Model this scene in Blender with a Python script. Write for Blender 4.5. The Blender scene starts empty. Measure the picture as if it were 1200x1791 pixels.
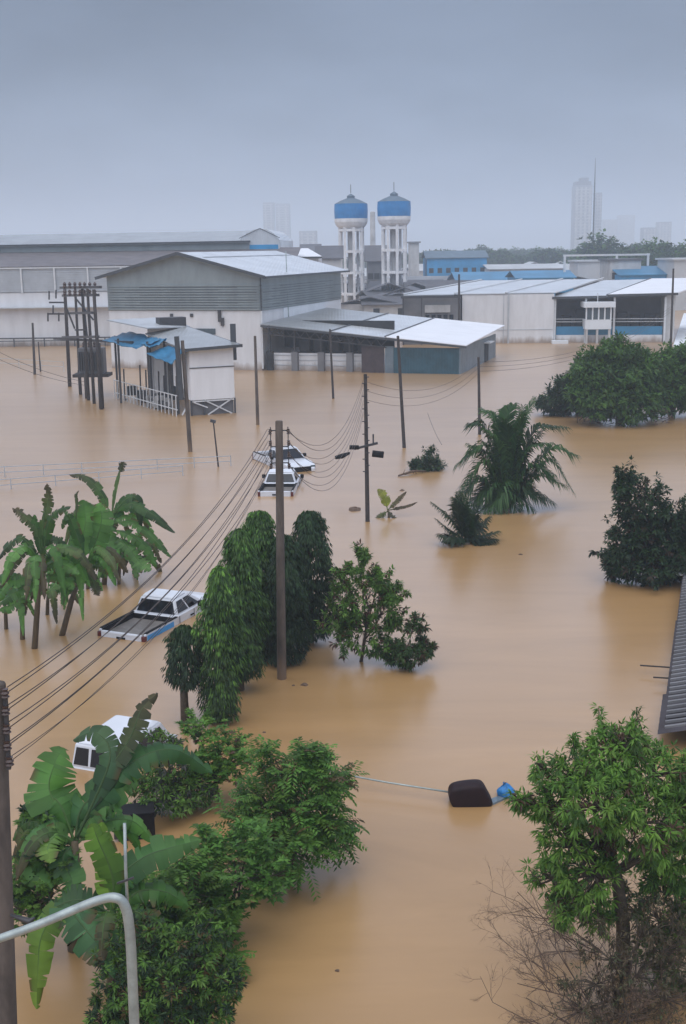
import bpy, math, random
import numpy as np
from mathutils import Vector, Matrix
R = math.radians
S = bpy.context.scene
COL = S.collection

# ------------------------------------------------------------------ camera
F, CX, CY, HZ = 2100.0, 600.0, 895.5, 435.0      # focal length / centre / horizon in px of the 1200x1791 photo
HC = 12.0                                        # eye height over the flood
PIT, ROL = math.atan((CY-HZ)/F), R(0.8)
fw = Vector((0, math.cos(PIT), -math.sin(PIT)))
u0 = Vector((0, math.sin(PIT), math.cos(PIT))); r0 = Vector((1, 0, 0))
rt = r0*math.cos(ROL) - u0*math.sin(ROL); up = u0*math.cos(ROL) + r0*math.sin(ROL)
CAM = Vector((0, 0, HC))
cd = bpy.data.cameras.new('camera'); cam = bpy.data.objects.new('camera', cd); COL.objects.link(cam)
cam.matrix_world = Matrix.Translation(CAM) @ Matrix((rt, up, -fw)).transposed().to_4x4()
cd.sensor_fit = 'VERTICAL'; cd.sensor_height = 36; cd.lens = F/1791*36
cd.clip_start = 0.3; cd.clip_end = 20000
S.camera = cam
S.render.resolution_x, S.render.resolution_y = 686, 1024

# ------------------------------------------------------------------ world, sun, exposure
SUN_EL, SUN_AZ = R(68), R(200)
w = bpy.data.worlds.new('World'); S.world = w; w.use_nodes = True
nt = w.node_tree; nt.nodes.clear(); N = nt.nodes.new; L = nt.links.new
out = N('ShaderNodeOutputWorld'); bg = N('ShaderNodeBackground'); bg.inputs[1].default_value = 0.1
sky = N('ShaderNodeTexSky'); sky.sky_type = 'NISHITA'; sky.sun_disc = False
sky.sun_elevation = SUN_EL; sky.sun_rotation = SUN_AZ; sky.dust_density = 3.0; sky.air_density = 1.0
tc = N('ShaderNodeTexCoord'); mp = N('ShaderNodeMapping'); mp.inputs['Scale'].default_value = (1.0, 1.0, 2.6)
ns = N('ShaderNodeTexNoise'); ns.inputs['Scale'].default_value = 4.5; ns.inputs['Detail'].default_value = 5; ns.inputs['Roughness'].default_value = .5
cr = N('ShaderNodeValToRGB')
cr.color_ramp.elements[0].position = .30; cr.color_ramp.elements[0].color = (1.30, 1.54, 2.18, 1)
cr.color_ramp.elements[1].position = .70; cr.color_ramp.elements[1].color = (2.84, 3.2, 4.25, 1)
mx = N('ShaderNodeMix'); mx.data_type = 'RGBA'; mx.inputs[0].default_value = .86
L(tc.outputs['Generated'], mp.inputs[0]); L(mp.outputs[0], ns.inputs['Vector']); L(ns.outputs['Fac'], cr.inputs[0])
sx = N('ShaderNodeSeparateXYZ'); mr = N('ShaderNodeFloatCurve'); cv = mr.mapping.curves[0]     # brightness of the cloud deck by height
for q in ((.09, .205), (.20, .140), (.245, 1.0), (.38, .97), (.48, .36), (.62, .30)): cv.points.new(*q)
cv.points[0].location = (0, .24); cv.points[-1].location = (1, .7); mr.mapping.update()
m3 = N('ShaderNodeMath'); m3.operation = 'MULTIPLY'; m3.inputs[1].default_value = 3.33
vm = N('ShaderNodeVectorMath'); vm.operation = 'SCALE'   # overcast dome: brighter overhead than near the horizon
L(tc.outputs['Generated'], sx.inputs[0]); L(sx.outputs['Z'], mr.inputs['Value']); L(mr.outputs[0], m3.inputs[0]); L(cr.outputs[0], vm.inputs[0]); L(m3.outputs[0], vm.inputs['Scale'])
L(sky.outputs[0], mx.inputs[6]); tz = N('ShaderNodeValToRGB'); tz.color_ramp.elements[0].position = .2; tz.color_ramp.elements[0].color = (.83, .93, 1, 1); tz.color_ramp.elements[1].position = .3; tz.color_ramp.elements[1].color = (1, .985, .94, 1)   # whiter cloud higher up
vt = N('ShaderNodeVectorMath'); vt.operation = 'MULTIPLY'; L(sx.outputs['Z'], tz.inputs[0]); L(vm.outputs[0], vt.inputs[0]); L(tz.outputs[0], vt.inputs[1]); L(vt.outputs[0], mx.inputs[7]); L(mx.outputs[2], bg.inputs[0]); L(bg.outputs[0], out.inputs[0])
sl = bpy.data.lights.new('sun', 'SUN'); sl.energy = 1.45; sl.angle = R(90); sl.color = (1, .98, .95)
sun = bpy.data.objects.new('sun', sl); COL.objects.link(sun)
sd = Vector((math.sin(SUN_AZ)*math.cos(SUN_EL), math.cos(SUN_AZ)*math.cos(SUN_EL), math.sin(SUN_EL)))
sun.rotation_euler = sd.to_track_quat('Z', 'Y').to_euler(); sun.location = (0, -20, 60)
S.view_settings.view_transform = 'Standard'; S.view_settings.look = 'None'
S.view_settings.exposure = 0.66; S.view_settings.gamma = 1.0
S.cycles.volume_bounces = 2; S.cycles.max_bounces = 8; S.cycles.transparent_max_bounces = 8

# ------------------------------------------------------------------ helpers
def ray(x, y): return fw*F + rt*(x-CX) - up*(y-CY)
def PX(x, y, z=0.0):                       # photo pixel -> point on the level plane z
    d = ray(x, y); return CAM + d*((z-HC)/d.z)
def PD(x, y, Y):                           # photo pixel -> point at forward distance Y
    d = ray(x, y); return CAM + d*(Y/d.y)
def mpp(Y): return Y/F                     # metres per photo pixel at distance Y
ORG = {}
def reg(o): COL.objects.link(o); return o
def tag(o, label=None, cat=None, group=None, kind=None):
    if label: o['label'] = label
    if cat: o['category'] = cat
    if group: o['group'] = group
    if kind: o['kind'] = kind
    return o
def thing(name, label, cat, loc=(0, 0, 0), group=None, own=True):
    o = bpy.data.objects.new(name, None); reg(o); o.location = loc; o.empty_display_size = .3
    ORG[o.name] = Vector(loc) if own else Vector((0, 0, 0))
    return tag(o, label, cat, group)
def copy_tree(o, parent=None):
    c = o.copy(); reg(c); c.parent = parent
    for ch in [k for k in bpy.data.objects if k.parent == o]: copy_tree(ch, c)
    return c
class MB:
    def __init__(s): s.v = []; s.f = []; s.sm = []
    def add(s, vs, fs, smooth=False):
        n = len(s.v); s.v += [tuple(p) for p in vs]; s.f += [tuple(i+n for i in f) for f in fs]; s.sm += [smooth]*len(fs); return s
    def hexa(s, p):                        # 8 points, bottom ring then top ring
        return s.add(p, [(3,2,1,0),(4,5,6,7),(0,1,5,4),(1,2,6,5),(2,3,7,6),(3,0,4,7)])
    def box(s, fr, u, v, z):
        P = [fr(a, b, c) for c in z for a, b in ((u[0],v[0]),(u[1],v[0]),(u[1],v[1]),(u[0],v[1]))]
        return s.hexa(P)
    def slab(s, q, t):                     # a quad thickened downwards by t
        q = [Vector(p) for p in q]; return s.hexa([p-Vector((0,0,t)) for p in q]+q)
    def tube(s, pts, rad, n=6, cap=True):
        pts = [Vector(p) for p in pts]
        if not hasattr(rad, '__len__'): rad = [rad]*len(pts)
        vs = []; k = len(pts)
        T0 = None
        for i, p in enumerate(pts):
            t = (pts[min(i+1, k-1)]-pts[max(i-1, 0)]).normalized()
            if T0 is None:
                a = t.orthogonal().normalized()
            else:
                a = (a - t*a.dot(t)).normalized()
            T0 = t; b = t.cross(a)
            for j in range(n):
                an = 2*math.pi*j/n; vs.append(p+(a*math.cos(an)+b*math.sin(an))*rad[i])
        fs = [(i*n+j, i*n+(j+1) % n, (i+1)*n+(j+1) % n, (i+1)*n+j) for i in range(k-1) for j in range(n)]
        if cap: fs += [tuple(range(n-1, -1, -1)), tuple((k-1)*n+j for j in range(n))]
        return s.add(vs, fs, True)
    def lathe(s, c, prof, n=24):           # prof: (r, z)
        c = Vector(c)
        vs = [c+Vector((r*math.cos(2*math.pi*j/n), r*math.sin(2*math.pi*j/n), z)) for r, z in prof for j in range(n)]
        k = len(prof)
        fs = [(i*n+j, i*n+(j+1) % n, (i+1)*n+(j+1) % n, (i+1)*n+j) for i in range(k-1) for j in range(n)]
        fs += [tuple(range(n-1, -1, -1)), tuple((k-1)*n+j for j in range(n))]
        return s.add(vs, fs, False)
    def beam(s, a, b, w=.05, h=None):
        a = Vector(a); b = Vector(b); t = (b-a).normalized(); h = h or w
        x = t.cross(Vector((0,0,1)));  x = x.normalized() if x.length > 1e-4 else Vector((1,0,0)); y = x.cross(t)
        P = [q+x*i*w/2+y*j*h/2 for q in (a, b) for i, j in ((-1,-1),(1,-1),(1,1),(-1,1))]
        return s.hexa(P)
    def build(s, name, mat, parent=None, bevel=0, tints=None):
        me = bpy.data.meshes.new(name)
        og = ORG.get(parent.name, Vector((0,0,0))) if parent else Vector((0,0,0))
        me.from_pydata([(a-og.x, b-og.y, c-og.z) for a, b, c in s.v], [], s.f); me.validate()
        if len(me.polygons) == len(s.sm): me.polygons.foreach_set('use_smooth', s.sm)
        me.materials.append(mat)
        if tints is not None:
            at = me.attributes.new('tint', 'FLOAT_COLOR', 'POINT'); at.data.foreach_set('color', np.asarray(tints, dtype=np.float32).ravel())
        o = bpy.data.objects.new(name, me); reg(o)
        if parent: o.parent = parent
        ORG[o.name] = og
        if bevel:
            b = o.modifiers.new('bevel', 'BEVEL'); b.width = bevel; b.segments = 2; b.limit_method = 'ANGLE'; b.angle_limit = R(35)
        return o
def frame(o, az):                          # local u (right), v (away), z up; az = heading of v, clockwise from +Y
    o = Vector(o); ev = Vector((math.sin(az), math.cos(az), 0)); eu = Vector((math.cos(az), -math.sin(az), 0))
    return lambda u, v, z: o+eu*u+ev*v+Vector((0, 0, z))

# ------------------------------------------------------------------ materials
def mat(name, col, rough=.6, var=.25, scale=3., metal=0., bump=0., wave=None, dirt=None, stretch=(1,1,1), spec=None, mud=None):
    m = bpy.data.materials.new(name); m.use_nodes = True; t = m.node_tree; p = t.nodes['Principled BSDF']
    p.inputs['Roughness'].default_value = rough; p.inputs['Metallic'].default_value = metal
    if spec is not None: p.inputs['Specular IOR Level'].default_value = spec
    c = t.nodes.new('ShaderNodeTexCoord'); k = t.nodes.new('ShaderNodeMapping'); k.inputs['Scale'].default_value = stretch
    t.links.new(c.outputs['Object'], k.inputs[0])
    n = t.nodes.new('ShaderNodeTexNoise'); n.inputs['Scale'].default_value = scale; n.inputs['Detail'].default_value = 6; n.inputs['Roughness'].default_value = .65
    t.links.new(k.outputs[0], n.inputs['Vector'])
    r = t.nodes.new('ShaderNodeValToRGB'); e = r.color_ramp.elements
    lo = dirt or tuple(x*(1-var) for x in col)
    e[0].position = .32; e[0].color = (*lo, 1); e[1].position = .62; e[1].color = (*[min(1, x*(1+var*.35)) for x in col], 1)
    t.links.new(n.outputs['Fac'], r.inputs[0]); t.links.new(r.outputs[0], p.inputs['Base Color'])
    h = n.outputs['Fac']
    if mud:                                # silt left on the wall just above the flood
        sp = t.nodes.new('ShaderNodeSeparateXYZ'); t.links.new(c.outputs['Object'], sp.inputs[0]); am = t.nodes.new('ShaderNodeMath'); am.operation = 'MULTIPLY_ADD'; am.inputs[1].default_value = 1.6; t.links.new(n.outputs['Fac'], am.inputs[0]); t.links.new(sp.outputs['Z'], am.inputs[2])
        mr_ = t.nodes.new('ShaderNodeMapRange'); mr_.inputs[1].default_value = .9; mr_.inputs[2].default_value = mud+1.1; mr_.inputs[3].default_value = .75; mr_.inputs[4].default_value = 0; t.links.new(am.outputs[0], mr_.inputs[0])
        mm_ = t.nodes.new('ShaderNodeMix'); mm_.data_type = 'RGBA'; mm_.inputs[7].default_value = (.22, .14, .08, 1); t.links.new(mr_.outputs[0], mm_.inputs[0]); t.links.new(r.outputs[0], mm_.inputs[6]); t.links.new(mm_.outputs[2], p.inputs['Base Color'])
    if wave:                               # corrugation along one object axis: (axis, per metre, strength)
        wv = t.nodes.new('ShaderNodeTexWave'); wv.bands_direction = wave[0]; wv.inputs['Scale'].default_value = wave[1]/3.18
        t.links.new(c.outputs['Object'], wv.inputs['Vector'])
        b = t.nodes.new('ShaderNodeBump'); b.inputs['Strength'].default_value = wave[2]; b.inputs['Distance'].default_value = .04
        t.links.new(wv.outputs['Fac'], b.inputs['Height']); t.links.new(b.outputs[0], p.inputs['Normal'])
    elif bump:
        b = t.nodes.new('ShaderNodeBump'); b.inputs['Strength'].default_value = bump; b.inputs['Distance'].default_value = .05
        t.links.new(h, b.inputs['Height']); t.links.new(b.outputs[0], p.inputs['Normal'])
    return m
def leafmat(name, rough=.42, trans=.22):
    m = bpy.data.materials.new(name); m.use_nodes = True; t = m.node_tree; p = t.nodes['Principled BSDF']
    a = t.nodes.new('ShaderNodeAttribute'); a.attribute_name = 'tint'
    t.links.new(a.outputs['Color'], p.inputs['Base Color']); p.inputs['Roughness'].default_value = rough; p.inputs['Specular IOR Level'].default_value = .3
    tr = t.nodes.new('ShaderNodeBsdfTranslucent'); mxs = t.nodes.new('ShaderNodeMixShader'); mxs.inputs[0].default_value = trans
    g = t.nodes.new('ShaderNodeMix'); g.data_type = 'RGBA'; g.blend_type = 'MULTIPLY'; g.inputs[0].default_value = 1; g.inputs[7].default_value = (1.3, 1.6, .6, 1)
    t.links.new(a.outputs['Color'], g.inputs[6]); t.links.new(g.outputs[2], tr.inputs['Color'])
    t.links.new(p.outputs[0], mxs.inputs[1]); t.links.new(tr.outputs[0], mxs.inputs[2])
    t.links.new(mxs.outputs[0], t.nodes['Material Output'].inputs['Surface'])
    return m
M = dict(
    leaf=leafmat('leaf_surface', .5, .34), banana=leafmat('banana_blade', .42, .4),
    bark=mat('bark', (.085,.065,.045), .9, .5, 9, bump=.6), twig=mat('twig_bark', (.13,.085,.06), .9, .4, 8),
    bstem=mat('banana_stem', (.10,.075,.04), .7, .5, 5, stretch=(1,1,.3)),
    concrete=mat('pole_concrete', (.095,.075,.062), .85, .45, 4, bump=.3, stretch=(1,1,.3), mud=.35), poledark=mat('pole_wood', (.05,.042,.04), .9, .4, 5),
    metal=mat('dark_metal', (.06,.06,.065), .5, .3, 5, .3), galv=mat('galvanised', (.36,.41,.40), .45, .25, 6, .4),
    insul=mat('insulator_glaze', (.06,.035,.03), .3, .2), wire=mat('wire', (.06,.046,.04), .6, .2),
    wht=mat('white_wall', (.68,.69,.71), .8, .12, .9, dirt=(.615,.62,.635), stretch=(1,1,.25), mud=.5), whtb=mat('white_board', (.78,.79,.81), .7, .08, .9, stretch=(1,1,.2)),
    wht2=mat('bright_wall', (.72,.76,.80), .7, .1, .4),
    clad=mat('grey_cladding', (.27,.315,.325), .5, .2, 1.2, .1, stretch=(.4,.4,.15)), cladl=mat('pale_cladding', (.46,.49,.52), .5, .15, .5, .2),
    roofl=mat('pale_roof', (.60,.63,.66), .35, .15, .3, .3, wave=('X', 3, .5)), roofw=mat('white_roof', (.80,.81,.84), .4, .06, .5, .1),
    roofg=mat('grey_roof', (.36,.38,.39), .4, .2, .4, .4, wave=('X', 3, .4)), roofd=mat('dark_roof', (.13,.115,.12), .6, .3, .6),
    trim=mat('dark_trim', (.055,.062,.072), .5, .2), trimw=mat('white_trim', (.62,.64,.66), .5, .1),
    teal=mat('teal_sheet', (.03,.095,.13), .5, .35, .8, .2), tealg=mat('bluegrey_sheet', (.17,.22,.26), .45, .25, .8, .3, wave=('X', 5, .6)),
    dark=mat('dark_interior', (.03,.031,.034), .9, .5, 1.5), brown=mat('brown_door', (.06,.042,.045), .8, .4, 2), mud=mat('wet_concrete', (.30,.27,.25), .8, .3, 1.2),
    blue=mat('blue_paint', (.01,.20,.50), .45, .2, .6), bluer=mat('blue_roof', (.04,.22,.40), .45, .25, .2, .2), bluew=mat('blue_wall', (.03,.28,.56), .6, .25, .3),
    tarp=mat('blue_tarp', (.02,.17,.33), .5, .35, 1.2), car=mat('white_car_paint', (.64,.67,.73), .25, .05, 2), glass=mat('car_glass', (.008,.009,.013), .08, .1),
    glassl=mat('window_glass', (.07,.10,.12), .1, .2), black=mat('black_plastic', (.010,.010,.012), .7, .3, 6, spec=.2), red=mat('tail_lamp', (.10,.012,.012), .25, .2),
    bed=mat('bed_floor', (.19,.175,.165), .4, .3, 4), decal=mat('blue_decal', (.03,.30,.70), .35, .2, 2),
    maroon=mat('maroon_tarp', (.016,.006,.008), .6, .4, 5, bump=.3, spec=.25), bag=mat('blue_plastic', (.02,.20,.52), .35, .4, 9, bump=.6),
    rust=mat('dark_corrugated', (.04,.036,.046), .6, .45, 1.6, .2, dirt=(.022,.016,.02)),
    far=mat('far_wall', (.30,.31,.33), .8, .2, .08), farw=mat('far_pale_wall', (.50,.51,.52), .8, .2, .08), tank=mat('tank_white', (.76,.76,.77), .7, .2, .5),
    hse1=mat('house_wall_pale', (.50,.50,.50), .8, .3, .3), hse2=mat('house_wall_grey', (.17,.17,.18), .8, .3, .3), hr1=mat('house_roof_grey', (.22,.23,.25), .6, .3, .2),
    hr2=mat('house_roof_dark', (.10,.10,.115), .6, .3, .2), hr3=mat('house_roof_pale', (.46,.48,.50), .5, .2, .2), tankroof=mat('tank_roof_blue_grey', (.10,.15,.20), .6, .2, .5), lawn=mat('weeds', (.16,.20,.06), .9, .4, 1.5),
)

# ------------------------------------------------------------------ flood water
wm = bpy.data.materials.new('muddy_water'); wm.use_nodes = True; t = wm.node_tree; p = t.nodes['Principled BSDF']
c = t.nodes.new('ShaderNodeTexCoord')
k = t.nodes.new('ShaderNodeMapping'); k.inputs['Scale'].default_value = (.35, .8, 1); t.links.new(c.outputs['Object'], k.inputs[0])
n1 = t.nodes.new('ShaderNodeTexNoise'); n1.inputs['Scale'].default_value = .06; n1.inputs['Detail'].default_value = 4; t.links.new(k.outputs[0], n1.inputs['Vector'])
rp = t.nodes.new('ShaderNodeValToRGB'); e = rp.color_ramp.elements
e[0].position = .3; e[0].color = (.37, .212, .080, 1); e[1].position = .7; e[1].color = (.41, .246, .102, 1)
t.links.new(n1.outputs['Fac'], rp.inputs[0]); k2 = t.nodes.new('ShaderNodeMapping'); k2.inputs['Scale'].default_value = (.10, .45, 1); k2.inputs['Rotation'].default_value = (0, 0, R(14)); t.links.new(c.outputs['Object'], k2.inputs[0])
n4 = t.nodes.new('ShaderNodeTexNoise'); n4.inputs['Scale'].default_value = .7; n4.inputs['Detail'].default_value = 7; n4.inputs['Roughness'].default_value = .7; n4.inputs['Distortion'].default_value = .8; t.links.new(k2.outputs[0], n4.inputs['Vector'])
r4 = t.nodes.new('ShaderNodeValToRGB'); r4.color_ramp.elements[0].position = .35; r4.color_ramp.elements[0].color = (.90, .89, .87, 1); r4.color_ramp.elements[1].position = .65; r4.color_ramp.elements[1].color = (1.06, 1.06, 1.08, 1); t.links.new(n4.outputs['Fac'], r4.inputs[0])
x4 = t.nodes.new('ShaderNodeMix'); x4.data_type = 'RGBA'; x4.blend_type = 'MULTIPLY'; x4.inputs[0].default_value = 1; t.links.new(rp.outputs[0], x4.inputs[6]); t.links.new(r4.outputs[0], x4.inputs[7]); t.links.new(x4.outputs[2], p.inputs['Base Color'])
p.inputs['Roughness'].default_value = .27; p.inputs['IOR'].default_value = 1.6; p.inputs['Coat Weight'].default_value = .8; p.inputs['Coat Roughness'].default_value = .5; p.inputs['Coat IOR'].default_value = 1.45
n2 = t.nodes.new('ShaderNodeTexNoise'); n2.inputs['Scale'].default_value = 1.1; n2.inputs['Detail'].default_value = 3; t.links.new(k.outputs[0], n2.inputs['Vector'])
n3 = t.nodes.new('ShaderNodeTexNoise'); n3.inputs['Scale'].default_value = .12; n3.inputs['Detail'].default_value = 2; t.links.new(k.outputs[0], n3.inputs['Vector'])
b2 = t.nodes.new('ShaderNodeBump'); b2.inputs['Distance'].default_value = .05; b2.inputs['Strength'].default_value = .45
mm = t.nodes.new('ShaderNodeMath'); mm.operation = 'MULTIPLY'; t.links.new(n2.outputs['Fac'], mm.inputs[0]); t.links.new(n3.outputs['Fac'], mm.inputs[1])
t.links.new(mm.outputs[0], b2.inputs['Height']); t.links.new(b2.outputs[0], p.inputs['Normal'])
G = MB(); G.add([(-4000,-60,0),(4000,-60,0),(4000,6000,0),(-4000,6000,0)], [(0,1,2,3)])
tag(G.build('flood_water', wm), kind='structure')

# ------------------------------------------------------------------ foliage machinery
def leaf_mesh(name, mt, parent, P, D, Nn, Ln, Wd, col, droop=.15):
    P, D, Nn = (np.asarray(a, float) for a in (P, D, Nn)); Ln = np.asarray(Ln)[:, None]; Wd = np.asarray(Wd)[:, None]
    D = D/np.linalg.norm(D, axis=1, keepdims=True); Sd = np.cross(D, Nn); Sd /= np.linalg.norm(Sd, axis=1, keepdims=True)+1e-9
    Nn = np.cross(Sd, D); n = len(P)
    mid = P+D*Ln*.45; dz = np.array([[0, 0, -1.]])*Ln*droop
    V = np.stack([P, mid+Sd*Wd/2-Nn*Wd*.12, mid+Nn*Wd*.08, mid-Sd*Wd/2-Nn*Wd*.12, P+D*Ln+dz], 1).reshape(-1, 3)
    og = np.array(ORG.get(parent.name, Vector((0,0,0)))) if parent else np.zeros(3)
    V = V-og
    b = (np.arange(n)*5)[:, None]
    T = (b[:, :, None]+np.array([[0,2,1],[0,3,2],[1,2,4],[2,3,4]])[None]).reshape(-1)
    me = bpy.data.meshes.new(name); me.vertices.add(len(V)); me.vertices.foreach_set('co', V.ravel())
    me.loops.add(len(T)); me.loops.foreach_set('vertex_index', T.astype(np.int32)); k = len(T)//3
    me.polygons.add(k); me.polygons.foreach_set('loop_start', np.arange(0, 3*k, 3, dtype=np.int32)); me.update(calc_edges=True); me.validate()
    at = me.attributes.new('tint', 'FLOAT_COLOR', 'POINT')
    C = np.concatenate([np.asarray(col, float), np.ones((n, 1))], 1); at.data.foreach_set('color', np.repeat(C, 5, 0).astype(np.float32).ravel())
    me.materials.append(mt); o = bpy.data.objects.new(name, me); reg(o)
    if parent: o.parent = parent
    return o
def unit(rng, n):
    v = rng.normal(size=(n, 3)); return v/np.linalg.norm(v, axis=1, keepdims=True)
def sprays(rng, C, O, spec):
    """clusters at C facing O -> leaf arrays"""
    kind = spec['kind']; m = spec['n']; ln, wd = spec['len'], spec['wid']; P = []; D = []; Nn = []; Ls = []; Ws = []; own = []
    nC = len(C)
    if kind == 'whorl':
        for i in range(m):
            r = unit(rng, nC); d = O*.55+r*.95+np.array([0, 0, -spec.get('sag', .35)])
            P.append(C+r*ln*.12); D.append(d); Nn.append(np.array([[0, 0, 1.]])+unit(rng, nC)*.45+O*.3); Ls.append(ln*rng.uniform(.7, 1.25, nC)); Ws.append(wd*rng.uniform(.8, 1.2, nC)); own.append(np.arange(nC))
    elif kind == 'pinnate':
        d0 = O+unit(rng, nC)*.6+np.array([0, 0, .1]); d0 /= np.linalg.norm(d0, axis=1, keepdims=True)
        s0 = np.cross(d0, [0, 0, 1.])+1e-3; s0 /= np.linalg.norm(s0, axis=1, keepdims=True); rl = spec['rachis']
        for i in range(m):
            f = (i//2+.6)/(m/2); sg = 1 if i % 2 else -1
            pp = C+d0*rl*f+np.array([0, 0, -.32])*rl*f*f
            P.append(pp); D.append(s0*sg+d0*.45+np.array([0, 0, -.25])+unit(rng, nC)*.15); Nn.append(np.array([[0, 0, 1.]])+unit(rng, nC)*.25)
            Ls.append(ln*(1.1-.5*abs(f-.5))*rng.uniform(.85, 1.15, nC)); Ws.append(np.full(nC, wd)); own.append(np.arange(nC))
    elif kind == 'weep':
        for i in range(m):
            r = unit(rng, nC); r[:, 2] *= .3
            P.append(C+r*ln*.4); D.append(np.array([[0, 0, -1.]])+O*.4+r*.38); Nn.append(O+unit(rng, nC)*.6); Ls.append(ln*rng.uniform(.7, 1.3, nC)); Ws.append(wd*rng.uniform(.7, 1.2, nC)); own.append(np.arange(nC))
    elif kind == 'fan':
        for i in range(m):
            r = unit(rng, nC); r[:, 2] = np.abs(r[:, 2])*.3
            P.append(C); D.append(r+O*.3+np.array([0, 0, -.1])); Nn.append(np.array([[0, 0, 1.]])+O*.4+unit(rng, nC)*.2); Ls.append(ln*rng.uniform(.8, 1.2, nC)); Ws.append(wd*rng.uniform(.8, 1.2, nC)); own.append(np.arange(nC))
    return [np.concatenate(a) for a in (P, D, Nn, Ls, Ws, own)]
def tints(rng, own, nC, cols, jit=.22, odd=None, oddp=.04):
    cols = np.asarray(cols); base = cols[rng.integers(0, len(cols), nC)]*rng.uniform(.8, 1.45, (nC, 1))
    if odd is not None:
        q = rng.random(nC) < oddp; base[q] = np.asarray(odd)*rng.uniform(.8, 1.2, (q.sum(), 1))
    c = base[own]*rng.uniform(1-jit, 1+jit, (len(own), 1)); return np.clip(c, .004, .9)
GRN = [(.064,.138,.020), (.086,.172,.028), (.048,.105,.018), (.10,.18,.034)]
DRK = [(.020,.044,.018), (.026,.056,.020), (.016,.034,.015)]
MASTC = [(.036,.078,.020), (.052,.10,.024), (.026,.058,.018)]
BRT = [(.075,.18,.030), (.10,.215,.04), (.058,.135,.026)]
YEL = [(.14,.25,.04), (.105,.21,.035), (.07,.15,.03)]
def tree(name, label, cat, base, lumps, spec, cols, dens=9., seed=1, trunk=.1, odd=None, oddp=.04, group=None, mainpts=None, spike=.12, shell=.55, bark='bark', droop=.15, shoots=4, gaps=3):
    """base (px,py) on the water; lumps (px,py,rx_px,ry_px,depth offset m)"""
    rng = np.random.default_rng(seed); B = PX(*base); root = thing(name, label, cat, B, group)
    cs = []; os_ = []; wood = MB()
    lw = [(PD(x, y, B.y+dy), rx*mpp(B.y+dy), ry*mpp(B.y+dy)) for x, y, rx, ry, dy in lumps]
    top = sum((l[0] for l in lw), Vector())/len(lw)
    if mainpts: spine = [Vector(B)-Vector((0,0,.4))]+[PD(x, y, B.y+d) for x, y, d in mainpts]
    else:
        spine = [Vector((B.x, B.y, -.4)), B*.55+top*.45+Vector(rng.normal(size=3)*.08), top]
    wood.tube(spine, [trunk*(1.25-.7*i/(len(spine)-1)) for i in range(len(spine))], 8)
    for c, rx, ry in lw:
        k = max(4, int(dens*10*rx*(rx+ry)*2)); d = unit(rng, k); rr = shell+(1-shell)*rng.random(k)**.5
        rr *= 1+.12*np.sin(d[:, 0]*5+seed)*np.cos(d[:, 2]*4+seed*2)
        q = rng.random(k) < spike; rr[q] *= rng.uniform(1.1, 1.32, q.sum())
        p = np.array(c)+d*rr[:, None]*np.array([rx, rx, ry])
        for g in unit(rng, gaps):              # openings in the crown
            gc = np.array(c)+g*np.array([rx, rx, ry])*.95; kp = (np.linalg.norm((p-gc)/np.array([rx, rx, ry]), axis=1) > rng.uniform(.25, .5)) | (rng.random(len(p)) < .12); p = p[kp]; d = d[kp]
        kp = p[:, 2] > .06; p = p[kp]; d = d[kp]; k = len(p)
        if k == 0: continue
        cs.append(p); o = d+np.array([0, 0, .25]); os_.append(o/np.linalg.norm(o, axis=1, keepdims=True))
        for _ in range(shoots):                # young shoots standing out of the outline
            g = unit(rng, 1)[0]+np.array([0, -.1, .55]); g /= np.linalg.norm(g); a0 = np.array(c)+g*np.array([rx, rx, ry])*.8; ln_ = rng.uniform(.3, .75)*min(.75, (rx+ry)*.5); tp = a0+g*ln_*1.3+np.array([0, 0, ln_*.25])
            if a0[2] < .1: continue
            wood.tube([a0-g*ln_*.4, a0+g*ln_*.6, tp], [trunk*.16, trunk*.1, trunk*.05], 4, False); nn_ = int(rng.integers(5, 10)); f_ = np.linspace(.15, 1, nn_)[:, None]
            cs.append(a0+(tp-a0)*f_+rng.normal(size=(nn_, 3))*.03*ln_); os_.append(np.repeat(g[None], nn_, 0)*.6+unit(rng, nn_)*.5)
        st = spine[1+rng.integers(0, len(spine)-1)]; st = spine[-2]*.6+st*.4
        mid = st*.5+c*.5+Vector(rng.normal(size=3)*rx*.18)
        wood.tube([st, mid, c], [trunk*.55, trunk*.38, trunk*.22], 6)
        for i in rng.choice(k, min(k, 26), replace=False):
            wood.tube([c*.7+mid*.3, Vector(p[i])*.5+c*.5+Vector(rng.normal(size=3)*.05), Vector(p[i])], [trunk*.18, trunk*.13, trunk*.06], 4, False)
    C = np.concatenate(cs); O = np.concatenate(os_)
    P, D, Nn, Ls, Ws, own = sprays(rng, C, O, spec)
    wood.build('trunk', M[bark], root)
    leaf_mesh('crown', M['leaf'], root, P, D, Nn, Ls, Ws, tints(rng, own, len(C), cols, odd=odd, oddp=oddp), droop)
    return root
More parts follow.
